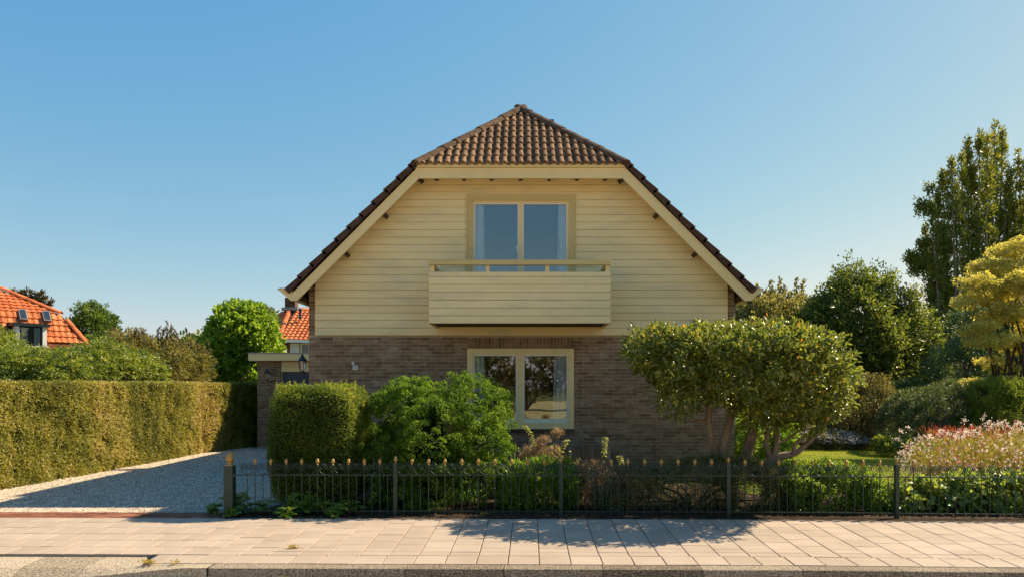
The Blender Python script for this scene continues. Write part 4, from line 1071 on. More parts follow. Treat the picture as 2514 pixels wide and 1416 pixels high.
# ---------------------------------------------------------------- leaves: materials
G = {}
G['yew_gold'] = leaf_mat('clipped_yew_leaf', [(0, (.050, .060, .010)), (.35, (.105, .115, .018)), (.7, (.165, .165, .045)), (1, (.205, .185, .080))], .22, .5, .35)
G['yew'] = leaf_mat('yew_leaf', [(0, (.024, .044, .008)), (.5, (.058, .094, .014)), (.85, (.11, .15, .024)), (1, (.20, .20, .04))], .42, .5, .35)
G['cypress'] = leaf_mat('hinoki_leaf', [(0, (0.017, 0.048, 0.006)), (.5, (0.048, 0.095, 0.009)), (1, (0.114, 0.171, 0.023))], .34, .55, .3, (1.1, 1.15, .35))
G['tree_leaf'] = leaf_mat('glossy_tree_leaf', [(0, (.030, .048, .010)), (.45, (.062, .090, .015)), (.8, (.13, .135, .022)), (.93, (.26, .22, .04)), (1, (.42, .15, .03))], .42, .27, .7)
G['bush_leaf'] = leaf_mat('glossy_bush_leaf', [(0, (0.028, 0.059, 0.011)), (.5, (0.063, 0.119, 0.017)), (1, (0.140, 0.210, 0.031))], .38, .28, .6)
G['broad_leaf'] = leaf_mat('broad_shrub_leaf', [(0, (0.039, 0.068, 0.018)), (.5, (0.085, 0.137, 0.029)), (1, (0.182, 0.221, 0.052))], .40, .30, .6)
G['dark_small'] = leaf_mat('cotoneaster_leaf', [(0, (0.033, 0.042, 0.019)), (.6, (0.060, 0.071, 0.032)), (1, (0.123, 0.112, 0.053))], .2, .45, .4)
G['cover'] = leaf_mat('ground_cover_leaf', [(0, (.045, .085, .016)), (.6, (.095, .160, .028)), (1, (.16, .23, .04))], .3, .4, .45)
G['dry_head'] = leaf_mat('dry_flower_head', [(0, (.11, .075, .045)), (.5, (.24, .17, .105)), (1, (.40, .31, .21))], .35, .7, .2, (1.1, .95, .6), k=1.5)  # heads stand in tree shade; the sunlight on them is put into the colour
G['pink_dry'] = leaf_mat('dry_pink_twig', [(0, (.10, .068, .040)), (.5, (.22, .155, .095)), (1, (.38, .28, .19))], .35, .7, .2, (1.1, .95, .6), k=1.5)  # lightened tan: the sun this shaded shrub misses is put into its colour
G['sprout'] = leaf_mat('pale_sprout_leaf', [(0, (.16, .22, .05)), (1, (.45, .48, .25))], .4, .4, .4, k=1.0)
G['feather'] = leaf_mat('feathery_yellow_green_leaf', [(0, (.035, .060, .010)), (.5, (.075, .115, .020)), (1, (.17, .20, .060))], .36, .36, .55)
G['buddleja'] = leaf_mat('grey_green_leaf', [(0, (.040, .044, .016)), (.5, (.085, .090, .030)), (1, (.17, .16, .065))], .3, .5, .35)
G['spike'] = leaf_mat('faded_flower_spike', [(0, (.065, .040, .035)), (1, (.17, .11, .085))], .2, .7, .2, k=1.6)
G['maple'] = leaf_mat('bright_big_leaf', [(0, (.035, .075, .010)), (.5, (.080, .150, .014)), (1, (.16, .24, .03))], .42, .4, .45)
G['conifer'] = leaf_mat('pointed_tree_leaf', [(0, (.018, .042, .009)), (.5, (.045, .085, .014)), (1, (.095, .14, .02))], .28, .5, .3)
G['araucaria'] = leaf_mat('brown_green_needle', [(0, (.035, .030, .012)), (1, (.12, .09, .035))], .2, .6, .2, k=1.6)
G['dark_tree'] = leaf_mat('dark_tree_leaf', [(0, (.020, .036, .009)), (.55, (.055, .085, .016)), (1, (.14, .17, .035))], .34, .38, .5)
G['pale_tree'] = leaf_mat('pale_orchard_leaf', [(0, (.040, .050, .020)), (.5, (.085, .095, .038)), (1, (.19, .18, .09))], .32, .4, .5)
G['column'] = leaf_mat('upright_hornbeam_leaf', [(0, (.030, .050, .010)), (.55, (.080, .105, .017)), (.9, (.18, .18, .03)), (1, (.28, .19, .03))], .34, .4, .4)
G['acer'] = leaf_mat('golden_maple_leaf', [(0, (.29, .24, .04)), (.5, (.44, .42, .13)), (.93, (.58, .55, .22)), (1, (.75, .32, .09))], .45, .5, .3, (1.1, 1.0, .4), k=1.3)
G['rhodo'] = leaf_mat('blue_green_leaf', [(0, (.015, .035, .018)), (.6, (.035, .070, .034)), (1, (.07, .115, .05))], .2, .4, .45)
G['pine'] = leaf_mat('dwarf_pine_needle', [(0, (.020, .036, .018)), (.6, (.045, .070, .036)), (1, (.10, .13, .06))], .2, .5, .35)
G['olive'] = leaf_mat('olive_bush_leaf', [(0, (.030, .032, .014)), (.6, (.065, .066, .026)), (.95, (.13, .12, .045)), (1, (.5, .33, .04))], .28, .4, .45)
G['white_fl'] = leaf_mat('white_flower', [(0, (.45, .45, .46)), (1, (.80, .80, .80))], .3, .6, .2, (1, 1, .95), k=1.0)
G['gaura'] = leaf_mat('gaura_petal', [(0, (.82, .76, .70)), (.65, (.84, .70, .66)), (.88, (.78, .40, .45)), (1, (.58, .14, .22))], .4, .6, .2, (1.05, .95, .88), k=1.0)
G['gaura_stem'] = leaf_mat('gaura_stem', [(0, (.12, .14, .03)), (.6, (.30, .22, .08)), (1, (.32, .12, .06))], .35, .6, .2, k=1.6)
G['red_stem'] = leaf_mat('red_flower_spike', [(0, (.28, .07, .03)), (1, (.45, .12, .05))], .35, .6, .2, (1.1, .8, .6), k=1.0)

def branchy(t, base, ells, r0, m, k=7, rng=None, zfrac=.1):
    rng = rng or np.random.default_rng(3); C, Nn = ell_points(ells, k, .45, .75, rng)
    b = branches(base, [(c, rng.uniform(.45, 1)) for c in C], r0, rng); b.make('trunk', m, t)
def plant(name, label, cat, base, ells, m, n, per, rc, L, W, group=None, out=.8, up=.3, rnd=.7, trunk=None, seed=1, lo=.72, hi=1.03,
          flat=1.0, nup=.5, nout=.3, big=False, zmin=.03, shoots=None, twig_core=0.0, jag=.0, ctone=.5, fol_name='crown', nbr=8, lump=.13):
    """a plant: leaf clumps near the skin of its crown, limbs inside"""
    rng = np.random.default_rng(seed)
    t = thing(name, base, label, cat, group)
    C, Nn = ell_points(ells, n, lo, hi, rng, zmin)
    size = float(np.mean(np.array(ells)[:, 3])); C = C+Nn*(lump*size*vnoise(C, 2.2/size, seed+9))[:, None]
    if jag: C = C+Nn*(np.abs(rng.normal(size=(len(C), 1)))*jag)
    keep = C[:, 2] > zmin; C, Nn = C[keep], Nn[keep]
    pos, d, nn, tone = fol(C, Nn, per, rc, out, up, rnd, nup, nout, rng, flat, ctone)
    k = pos[:, 2] > .01; pos, d, nn, tone = pos[k], d[k], nn[k], tone[k]; q = len(pos)
    leaves(fol_name, pos, d, nn, L*rng.uniform(.7, 1.25, q), W*rng.uniform(.7, 1.25, q), tone, m, t, big)
    if trunk: branchy(t, base, ells, trunk[0], M[trunk[1]], nbr, np.random.default_rng(seed+5))
    return t
def E(px, py, Z, rpx, rpy, ry):                 # ellipsoid seen centred on a pixel
    p = P(px, py, Z); return (p.x, p.y, p.z, rpx/F*Z, ry, rpy/F*Z)
def gbase(px, Z, z=0.0): return Vector(((px-CX)/F*Z, Z, z))

# ---------------------------------------------------------------- long clipped hedge at the left
rng = np.random.default_rng(21)
hedge = thing('clipped_hedge', (-8.8, 14, 0), 'long clipped green and gold yew hedge along the gravel driveway', 'hedge')
hy = np.array([q[1] for q in HEDGE]); hx = np.array([q[0] for q in HEDGE]); HH = 1.76
b = MB(); ys = np.linspace(7.2, 20.8, 40); V = []
for y in ys:
    x = np.interp(y, hy, hx); V += [(x-.15, y, -.05), (x-.15, y, HH-.12), (x-.24, y, HH-.07), (x-1.1, y, HH-.05), (x-1.2, y, -.05)]
b.poly(V, [(i*5+k, (i+1)*5+k, (i+1)*5+k+1, i*5+k+1) for i in range(39) for k in range(4)]+[(0, 1, 2, 3, 4)], .5); b.make('dark_twig_core', M['dark_twig_core'], hedge)
def hedge_leaves(n, face):
    y = 7.2+(20.8-7.2)*rng.uniform(0, 1, n)**1.1
    if face == 'front':
        z = rng.uniform(0.03, HH, n); x = np.interp(y, hy, hx)+0*y; out = np.array([1, -.08, .0]); bulge = .05*vnoise(np.stack([x, y, z], 1), 2.2, 4)
        pit = np.clip(vnoise(np.stack([x, y, z], 1), 9.0, 44)-.25, 0, 1)*.11; x = x+bulge-pit-rng.uniform(0, .07, n)-.03*np.clip((z-1.66)/.1, 0, 1)
        pos = np.stack([x, y, z], 1); N_ = np.tile(out, (n, 1))
    elif face == 'end':
        y = 7.2-rng.uniform(0, .1, n); z = rng.uniform(.03, HH, n); x = -8.95-rng.uniform(0, 1.15, n); pos = np.stack([x, y, z], 1); N_ = np.tile([0, -1.0, 0], (n, 1))
    else:
        x = np.interp(y, hy, hx)-rng.uniform(0, 1.15, n); z = HH-.03+.02*vnoise(np.stack([x, y, 0*x], 1), 2.0, 9)+rng.uniform(-.05, .02, n)+.025*(rng.uniform(0, 1, n) > .97)
        pos = np.stack([x, y, z], 1); N_ = np.tile([0, 0, 1.0], (n, 1))
    st = vnoise(pos*[1, 1, .25], 1.6, 12); s2_ = vnoise(pos, 5.5, 13)
    tone = np.clip(.52+.42*st+.30*s2_+rng.normal(size=n)*.13+(0 if face == 'front' else .05), 0, 1)
    d = nrm(N_*.45+rng.normal(size=(n, 3))*.8+[0, 0, .15 if face != 'front' else -.05]); nn = N_*1.1+rng.normal(size=(n, 3))*.6+[0, 0, .3]
    return pos, d, nn, tone
A = [hedge_leaves(105000, 'front'), hedge_leaves(34000, 'top')]
pos, d, nn, tone = [np.concatenate([a[i] for a in A]) for i in range(4)]; n = len(pos)
leaves('foliage', pos, d, nn, rng.uniform(.035, .065, n)*(1+.02*(pos[:, 1]-8)), rng.uniform(.010, .018, n)*(1+.05*(pos[:, 1]-8)), tone, G['yew_gold'], hedge)

# ---------------------------------------------------------------- clipped block behind the fence
t = thing('topiary', gbase(765, 10.5), 'tall boxy clipped yew block behind the fence beside the drive', 'topiary')
rng = np.random.default_rng(31)
TX0, TX1, TY0, TY1, TZ = P(654, 0, 9.8).x, P(880, 0, 9.8).x, 9.60, 10.95, 1.655
def superq(n, rng, e=7.0):
    u = rng.normal(size=(n, 3)); u = nrm(u); k = (np.sum(np.abs(u)**e, 1))**(-1/e); return u*k[:, None], nrm(np.sign(u)*np.abs(u)**(e-1)+1e-6*u)
n = 62000; u, Nn = superq(n, rng)
cz = TZ/2+.03; hz = TZ/2-.02; taper = 1-.10*np.clip(-u[:, 2], 0, 1)-.04*np.clip(u[:, 2], 0, 1)
r = rng.uniform(.90, 1.0, n)
pos = np.stack([(TX0+TX1)/2+u[:, 0]*(TX1-TX0)/2*taper*r, (TY0+TY1)/2+u[:, 1]*(TY1-TY0)/2*taper*r, cz+u[:, 2]*hz*r], 1)
pos += Nn*(.03*vnoise(pos, 4.0, 5)-.07*np.clip(vnoise(pos, 11.0, 45)-.3, 0, 1))[:, None]; k = pos[:, 2] > .09+.09*rng.uniform(0, 1, n); pos, Nn = pos[k], Nn[k]; n = len(pos)
d = nrm(Nn*.8+rng.normal(size=(n, 3))*.7+[0, 0, .1]); nn = Nn*.4+rng.normal(size=(n, 3))*.7+[0, 0, .2]
tone = np.clip(.45+.3*vnoise(pos, 3, 8)+rng.normal(size=n)*.2, 0, 1)
leaves('foliage', pos, d, nn, rng.uniform(.03, .05, n), rng.uniform(.010, .017, n), tone, G['yew'], t)
b = MB(); V = []
for z, k in ((.2, .78), (.5, .88), (1.0, .9), (1.45, .88), (1.56, .75)):
    for a in range(16):
        q, _ = np.array([math.cos(a*math.pi/8), math.sin(a*math.pi/8)]), 0; kk = (abs(q[0])**5+abs(q[1])**5)**(-.2)
        V.append(((TX0+TX1)/2+q[0]*kk*(TX1-TX0)/2*k, (TY0+TY1)/2+q[1]*kk*(TY1-TY0)/2*k, z))
b.poly(V, [(i*16+a, i*16+(a+1) % 16, (i+1)*16+(a+1) % 16, (i+1)*16+a) for i in range(4) for a in range(16)]+[tuple(range(15, -1, -1)), tuple(range(64, 80))], .5)
b.make('dark_twig_core', M['dark_twig_core'], t)
b = MB(); b.tube([((TX0+TX1)/2, (TY0+TY1)/2, -.02), ((TX0+TX1)/2+.02, (TY0+TY1)/2, .4)], [.06, .04], 8); b.make('trunk', M['bark_dark'], t)
# soft shoots on its top
C = np.stack([rng.uniform(TX0+.06, TX1-.06, 70), rng.uniform(TY0+.05, TY1-.2, 70), np.full(70, TZ-.02)], 1); pp = []; dd = []
for c in C:
    h = rng.uniform(.04, .13); 
    for k in range(16):
        s = k/16; pp.append(c+[0, 0, s*h]); dd.append(nrm(rng.normal(size=3)*[1, 1, .3]+[0, 0, .9]))
pp, dd = np.array(pp), np.array(dd); leaves('shoots', pp, dd, rng.normal(size=pp.shape), .03, .011, rng.uniform(.6, 1, len(pp)), G['yew'], t)

# ---------------------------------------------------------------- cypress with fan shaped tufts
t = thing('cypress_shrub', gbase(1075, 10.55), 'rounded bright green dwarf cypress with fan shaped tufts below the balcony', 'shrub')
rng = np.random.default_rng(41)
ells = [E(1065, 1075, 9.98, 92, 80, .40), E(1075, 1090, 10.55, 165, 125, .85), E(1160, 1000, 10.55, 80, 62, .6), E(1010, 985, 10.55, 92, 42, .5), E(985, 1000, 10.5, 78, 40, .45), E(940, 1090, 10.4, 52, 44, .5),
        E(1185, 1100, 10.4, 72, 95, .6), E(1040, 1180, 10.3, 120, 60, .65), E(1150, 1180, 10.25, 90, 58, .6), E(1020, 965, 10.55, 50, 32, .35), E(1110, 972, 10.55, 52, 30, .35)]
C, Nn = ell_points(ells, 1500, .70, 1.04, rng, .1)
C += Nn*(.05*np.abs(rng.normal(size=(len(C), 1)))); C += Nn*(.11*vnoise(C, 4.5, 77))[:, None]; kp = vnoise(C, 6.0, 78) > -.75; C, Nn = C[kp], Nn[kp]
per = 72; n = len(C)*per; i = np.repeat(np.arange(len(C)), per); R_ = rng.uniform(.04, .095, len(C))[i][:, None]
ax = nrm(Nn*1.0+[0, 0, .55]+rng.normal(size=C.shape)*.45)[i]; u = nrm(rng.normal(size=(n, 3))+ax*.9)
pos = C[i]+u*[1, 1, .8]*R_*rng.uniform(.82, 1.0, (n, 1)); d = nrm(u*.35+ax*.8+rng.normal(size=(n, 3))*.45); nn = rng.normal(size=(n, 3))*.25+u*1.0
tone = np.clip(rng.uniform(0, 1, len(C))[i]*.35+.45*(R_[:, 0] > .05)*rng.uniform(0, 1, n)+.2*rng.uniform(0, 1, n)+.1, 0, 1)
leaves('foliage', pos, d, nn, rng.uniform(.024, .042, n), rng.uniform(.014, .022, n), tone, G['cypress'], t)
branchy(t, gbase(1075, 10.55, -.02), ells, .05, M['bark_dark'], 14, rng)
b = MB(); c = P(1080, 1100, 10.7); b.lathe((c.x, c.y, 0), [(.40, .25), (.56, .5), (.58, .9), (.45, 1.2), (.15, 1.35)], 14); b.make('dark_twig_core', M['dark_twig_core'], t)

# ---------------------------------------------------------------- shrubs along the fence
plant('evergreen_shrub', 'dark glossy evergreen bush with upright pointed leaves behind the middle fence post', 'shrub', gbase(1325, 10.0),
      [E(1330, 1205, 10.05, 92, 72, .42), E(1270, 1200, 10.0, 50, 60, .35), E(1390, 1190, 10.0, 36, 52, .3)], G['bush_leaf'], 420, 26, .07, .075, .022, out=.5, up=.9, rnd=.4, seed=51, trunk=(.02, 'bark_dark'), hi=1.0, ctone=.3, fol_name='foliage')
plant('dried_shrub', 'thin tan and pinkish shrub coloured as if sunlit between two green bushes', 'shrub', gbase(1475, 10.2),
      [E(1470, 1205, 10.2, 72, 66, .45), E(1440, 1170, 10.1, 40, 32, .3), E(1525, 1200, 10.0, 36, 50, .3)], G['pink_dry'], 300, 26, .08, .045, .014, out=.3, up=.8, rnd=.6, seed=52, trunk=(.014, 'bark'), lo=.3, fol_name='foliage', nbr=26)
plant('spreading_shrub', 'broad dark small leaved spreading shrub below the clipped tree', 'shrub', gbase(1700, 10.05),
      [E(1700, 1210, 10.0, 150, 78, .42), E(1570, 1195, 9.98, 66, 62, .38), E(1830, 1200, 9.95, 80, 76, .38), E(1760, 1160, 10.1, 110, 40, .36), E(1880, 1225, 9.9, 48, 45, .25), E(1520, 1220, 9.9, 60, 42, .3)],
      G['dark_small'], 1500, 36, .075, .024, .013, out=.6, up=.4, rnd=.8, seed=53, trunk=(.03, 'bark_dark'), lo=.82, hi=1.02, ctone=.35, fol_name='foliage', nbr=18)
plant('boxwood_hedge', 'sunlit green boxwood clump behind the fence left of the fourth post', 'shrub', gbase(2050, 10.0),
      [E(2045, 1210, 10.0, 112, 76, .42), E(1955, 1195, 10.05, 62, 58, .4), E(2120, 1215, 9.95, 50, 60, .3)], G['bush_leaf'], 900, 30, .06, .042, .020, out=.5, up=.6, rnd=.6, seed=54, trunk=(.02, 'bark_dark'), lo=.8, ctone=.35, fol_name='foliage')
plant('grey_green_shrub', 'small olive grey shrub squeezed between the dark shrub and the boxwood', 'shrub', gbase(1925, 9.95),
      [E(1918, 1215, 9.9, 38, 55, .2)], G['dark_small'], 200, 26, .07, .035, .016, seed=55, lo=.5, fol_name='foliage', trunk=(.012, 'bark_dark'))
# broad leaved row: its largest leaves are pieces of their own
rng = np.random.default_rng(56)
bl_ells = [E(2260, 1235, 9.95, 85, 62, .32), E(2360, 1228, 9.95, 90, 66, .35), E(2470, 1230, 9.95, 95, 72, .38), E(2590, 1235, 9.95, 70, 70, .38), E(2205, 1240, 9.85, 36, 55, .22)]
t = plant('broadleaf_shrub', 'low row of broad heart leaved shrubs behind the right end of the fence', 'shrub', gbase(2380, 9.95), bl_ells, G['broad_leaf'], 520, 11, .08, .085, .058,
          out=.35, up=.1, rnd=.6, seed=56, lo=.55, nup=.8, nout=.6, big=True, fol_name='foliage', trunk=(.018, 'bark_dark'), nbr=20, ctone=.2)
def leaf_mesh(L, W, name, m, tone):
    b = MB(); b.poly([(0, 0, 0), (W*.5, L*.26, W*.12), (W*.42, L*.62, W*.05), (0, L, -L*.14), (-W*.42, L*.62, W*.05), (-W*.5, L*.26, W*.12), (0, L*.45, -.002)],
                     [(0, 1, 6), (1, 2, 6), (2, 3, 6), (3, 4, 6), (4, 5, 6), (5, 0, 6)], tone); return b.mesh(name, m)
def place_leaves(t, ells, n, L, W, m, seed, droop=.5, front=True, tones=(.1, .95)):
    rng = np.random.default_rng(seed); mv = [leaf_mesh(L*rng.uniform(.8, 1.25), W*rng.uniform(.85, 1.2), 'leaf', m, rng.uniform(*tones)) for _ in range(10)]
    C, Nn = ell_points(ells, n*4, .96, 1.06, rng, .08); k = (Nn[:, 1] < .35) if front else (Nn[:, 2] > -2); C, Nn = C[k][:n], Nn[k][:n]
    for c, q in zip(C, Nn):
        nz = Vector(q+[0, 0, .55]+rng.normal(size=3)*.45).normalized(); dy = Vector(rng.normal(size=3)*[.8, .8, .4]+[0, 0, -droop]+q*.5); dy = (dy-nz*dy.dot(nz)).normalized(); dx = dy.cross(nz)
        add('leaf', mv[rng.integers(10)], t, c, Matrix((dx, dy, nz)).transposed().to_euler())
place_leaves(t, bl_ells, 190, .10, .07, G['broad_leaf'], 57, .6)

# ---------------------------------------------------------------- clipped multi-stemmed tree
rng = np.random.default_rng(61)
t = thing('clipped_tree', gbase(1800, 10.4), 'wide flat topped clipped tree with glossy leaves and several bare grey stems', 'tree')
TZc = 9.95
tr_ells = [E(1700, 880, TZc, 140, 66, 1.0), E(1840, 900, TZc, 170, 86, 1.2), E(1955, 935, TZc, 112, 96, 1.1), E(1608, 862, TZc-.1, 74, 46, .5), E(1790, 850, TZc, 210, 42, 1.05), E(1920, 872, TZc, 112, 62, 1.0), E(1715, 942, TZc, 90, 44, .6),
           E(1895, 990, TZc, 84, 58, .6), E(2030, 960, TZc, 42, 55, .5), E(1990, 1030, TZc, 30, 30, .3), E(1660, 975, TZc-.2, 34, 22, .3)]
C, Nn = ell_points(tr_ells, 1900, .66, 1.04, rng)
C += Nn*np.abs(rng.normal(size=(len(C), 1)))*.05; C += Nn*(.07*vnoise(C, 3.5, 79))[:, None]
keep = C[:, 2] < EYE+(CY-806)/F*TZc+.10; C, Nn = C[keep], Nn[keep]
pos, d, nn, tone = fol(C, Nn, 15, .085, .8, .1, .55, .7, .5, rng, 1.0, .3)
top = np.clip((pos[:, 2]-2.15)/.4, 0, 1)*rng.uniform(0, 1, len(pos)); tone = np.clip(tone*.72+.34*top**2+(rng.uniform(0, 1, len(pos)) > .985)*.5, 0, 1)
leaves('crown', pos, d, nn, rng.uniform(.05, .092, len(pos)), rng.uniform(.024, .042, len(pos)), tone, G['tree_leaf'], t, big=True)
place_leaves(t, tr_ells, 300, .105, .045, G['tree_leaf'], 62, .35, tones=(.05, .9))
def limb(name, pts, rad, par, m='bark'):
    q = [P(px, py, Z) for px, py, Z in pts]; 
    # smooth the polyline
    for _ in range(2):
        w = [q[0]]
        for a, c in zip(q[:-1], q[1:]): w += [a.lerp(c, .25), a.lerp(c, .75)]
        w.append(q[-1]); q = w
    n = len(q); rr = [np.interp(i/(n-1), np.linspace(0, 1, len(rad)), rad) for i in range(n)]
    b = MB(); b.tube(q, rr, 9); return b.make(name, M[m], par, smooth=True)
limb('trunk', [(1765, 1190, 10.4), (1762, 1140, 10.4), (1748, 1095, 10.4), (1738, 1040, 10.4), (1742, 985, 10.4), (1730, 930, 10.4)], [.085, .075, .058, .05, .035, .02], t)
limb('trunk', [(1762, 1150, 10.38), (1772, 1105, 10.4), (1792, 1030, 10.45), (1805, 985, 10.45), (1790, 930, 10.45), (1770, 900, 10.5)], [.07, .06, .055, .048, .04, .022], t)
limb('branch', [(1805, 988, 10.45), (1795, 960, 10.3), (1765, 930, 10.2), (1740, 915, 10.1)], [.036, .03, .02, .012], t)
limb('branch', [(1740, 1035, 10.4), (1705, 1032, 10.3), (1675, 1015, 10.2), (1650, 1000, 10.2)], [.03, .022, .018, .01], t)
limb('trunk', [(1824, 1160, 10.5), (1832, 1120, 10.5), (1848, 1065, 10.5), (1850, 1010, 10.5), (1835, 950, 10.5), (1840, 900, 10.5)], [.085, .078, .072, .06, .045, .025], t)
limb('trunk', [(1856, 1180, 10.25), (1885, 1135, 10.25), (1915, 1118, 10.25), (1950, 1115, 10.2), (1975, 1095, 10.2), (2005, 1065, 10.2), (2022, 1045, 10.2), (2035, 990, 10.2)], [.11, .085, .06, .045, .034, .03, .026, .012], t)
limb('branch', [(1900, 1122, 10.25), (1908, 1080, 10.25), (1905, 1040, 10.3), (1920, 1010, 10.3), (1948, 985, 10.3)], [.05, .044, .04, .033, .02], t)
limb('branch', [(1893, 1125, 10.25), (1880, 1090, 10.2), (1885, 1060, 10.2), (1900, 1030, 10.2)], [.045, .035, .03, .015], t)
limb('branch', [(1950, 1114, 10.2), (1948, 1095, 10.15), (1960, 1080, 10.15), (1975, 1082, 10.1)], [.034, .03, .028, .024], t)
limb('branch', [(1915, 1085, 10.25), (1945, 1070, 10.2), (1965, 1052, 10.2), (1995, 1050, 10.2)], [.02, .017, .015, .01], t)
limb('branch', [(1840, 960, 10.45), (1820, 900, 10.4), (1800, 860, 10.4)], [.045, .03, .015], t)

# ---------------------------------------------------------------- bright shrub at the house corner
plant('corner_shrub', 'bright green upright shrub at the right corner of the house', 'shrub', gbase(1870, 13.6),
      [E(1855, 1085, 13.6, 62, 75, .6), E(1905, 1080, 13.6, 42, 70, .5)], G['maple'], 480, 26, .10, .06, .03, seed=71, lo=.78, trunk=(.03, 'bark_dark'), fol_name='foliage')
# flower heads and shoots before the window
rng = np.random.default_rng(81)
t = thing('dried_flower_heads', gbase(1335, 10.7), 'tall clump of dried tan flower heads in front of the ground floor window', 'dry flowers')
heads = [(1368, 1062, 17), (1335, 1078, 16), (1300, 1108, 22), (1330, 1112, 24), (1360, 1105, 20), (1345, 1132, 30), (1306, 1135, 24), (1378, 1135, 20), (1285, 1118, 10), (1320, 1092, 14)]
C = []; b = MB(); foot = gbase(1335, 10.7)
for px, py, r in heads:
    c = np.array(P(px, py, 10.7+rng.uniform(-.12, .12))); rr = r/F*10.7; u = nrm(rng.normal(size=(r*5, 3))*[1, 1, .6]+[0, 0, .3]); C.append(c+u*rr*rng.uniform(.5, 1, (len(u), 1))*[1, 1, .8])
    b.tube([foot+Vector(rng.normal(size=3)*[.1, .08, 0]), Vector(foot).lerp(Vector(c), .6)+Vector(rng.normal(size=3)*.02), Vector(c)], [.006, .005, .003], 5)
    for q in C[-1][::6]: b.tube([Vector(c)-Vector((0, 0, rr)), Vector(q)], [.0025, .0015], 3)
b.make('stems', M['bark'], t)
for c in C:
    k = 7; pos = np.repeat(c, k, 0)+rng.normal(size=(len(c)*k, 3))*.017; n = len(pos)
    leaves('flower_head', pos, rng.normal(size=(n, 3)), rng.normal(size=(n, 3)), .016, .011, rng.uniform(0, 1, n), G['dry_head'], t)
n = 900; pos = np.array(P(1335, 1150, 10.65))+rng.normal(size=(n, 3))*[.20, .15, .10]
leaves('leaves', pos, rng.normal(size=(n, 3))+[0, 0, .8], rng.normal(size=(n, 3)), .06, .02, rng.uniform(0, 1, n), G['sprout'], t)
for stem, lab in (([(1300, 1150), (1312, 1100), (1302, 1062), (1288, 1044)], 'arching pale leafy shoot rising beside the dried flower heads'), ([(1370, 1150), (1378, 1100), (1392, 1078)], 'single thin shoot with a drooping leaf tuft right of the dried flowers'),
                  ([(1483, 1150), (1483, 1110), (1486, 1072)], 'slender upright shoot with pale leaf whorls before the planter wall'), ([(1527, 1155), (1526, 1135), (1520, 1118)], 'short pale sprout beside the dark spreading shrub')):
    Z = 10.6; pts = [P(x, y, Z) for x, y in stem]; base = Vector((pts[0].x, Z, 0)); t = thing('leafy_shoot', base, lab, 'plant', 'pale shoots above the shrubs')
    b = MB(); b.tube([base]+pts, [.005]*len(pts)+[.003], 5); b.make('stem', M['bark'], t)
    pp = []; dd = []
    L_ = len(pts)-1
    for k in range(44):
        s = 1-(k/44)**1.3*.62; j = min(int(s*L_), L_-1); p = pts[j].lerp(pts[j+1], s*L_-j); a = k*2.4; pp.append(np.array(p)); dd.append([math.cos(a), math.sin(a)*.8, -.25+rng.uniform(-.3, .3)])
    pp, dd = np.array(pp), np.array(dd); leaves('leaves', pp, dd, np.tile([0, 0, 1.0], (44, 1))+rng.normal(size=(44, 3))*.3, .06, .02, rng.uniform(.3, 1, 44), G['sprout'], t, big=True)

# ---------------------------------------------------------------- ground cover by the fence, one clump each
rng = np.random.default_rng(91)
cov = [(522, 1250, 16, 'low leafy clump left of the gate post foot'), (590, 1234, 34, 'tallest leafy clump right of the gate post inside the fence'), (570, 1256, 12, 'tiny leafy clump at the foot of the gate post on the pavement side'),
       (650, 1250, 28, 'leafy clump third from the gate post'), (745, 1238, 38, 'brightest tall leafy clump under the clipped yew block'), (790, 1250, 26, 'leafy clump right beside the brightest one'), (700, 1258, 18, 'small pale green clump left of the brightest one'), (850, 1252, 30, 'flat leafy clump at the right end of the row'), (823, 1256, 14, 'small bright clump between two larger clumps near the fence')]
for i, (px, py, r, lab) in enumerate(cov):
    Z = 9.55 if py < 1254 else 9.28; p = P(px, py, Z); rr = r/F*Z; h = max(.05, p.z+rr*.7)
    t = thing('ground_cover_clump', (p.x, Z, 0), lab, 'plant', 'leafy ground cover along the fence')
    m_ = int(10+r*1.3); C = np.stack([p.x+rng.normal(size=m_)*rr*.62, Z+rng.normal(size=m_)*.07, rng.uniform(.03, h, m_)], 1); pp = []; dd = []
    for c in C:
        for k in range(9):
            a = k*.7+rng.uniform(0, .5); pp.append(c); dd.append([math.cos(a), math.sin(a), rng.uniform(-.2, .7)])
    pp, dd = np.array(pp), np.array(dd); n = len(pp)
    leaves('leaves', pp, dd, np.tile([0, 0, 1.0], (n, 1))+rng.normal(size=(n, 3))*.3, rng.uniform(.042, .07, n), .026, np.clip(rng.uniform(0, .7, n)+(.3 if i in (4, 5, 6) else 0), 0, 1), G['cover'], t, big=True)
# leaf litter on the soil
n = 2600; pos = np.stack([rng.uniform(-3.8, 6.6, n), rng.uniform(9.2, 10.6, n), np.full(n, .016)], 1); pos[:, 2] += rng.uniform(0, .012, n)-np.maximum(0, pos[:, 0]-2.5)*.0
G['litter'] = leaf_mat('fallen_leaf', [(0, (.05, .03, .015)), (.6, (.14, .075, .03)), (1, (.34, .19, .07))], .15, .8, .2, k=1.0)
g = leaves('leaf_litter', pos, rng.normal(size=(n, 3))*[1, 1, .2], np.tile([0, 0, 1.0], (n, 1))+rng.normal(size=(n, 3))*.4, .03, .018, rng.uniform(0, 1, n), G['litter'], None); tag(g, 'brown fallen leaves on the soil behind the fence', 'leaves', kind='stuff')

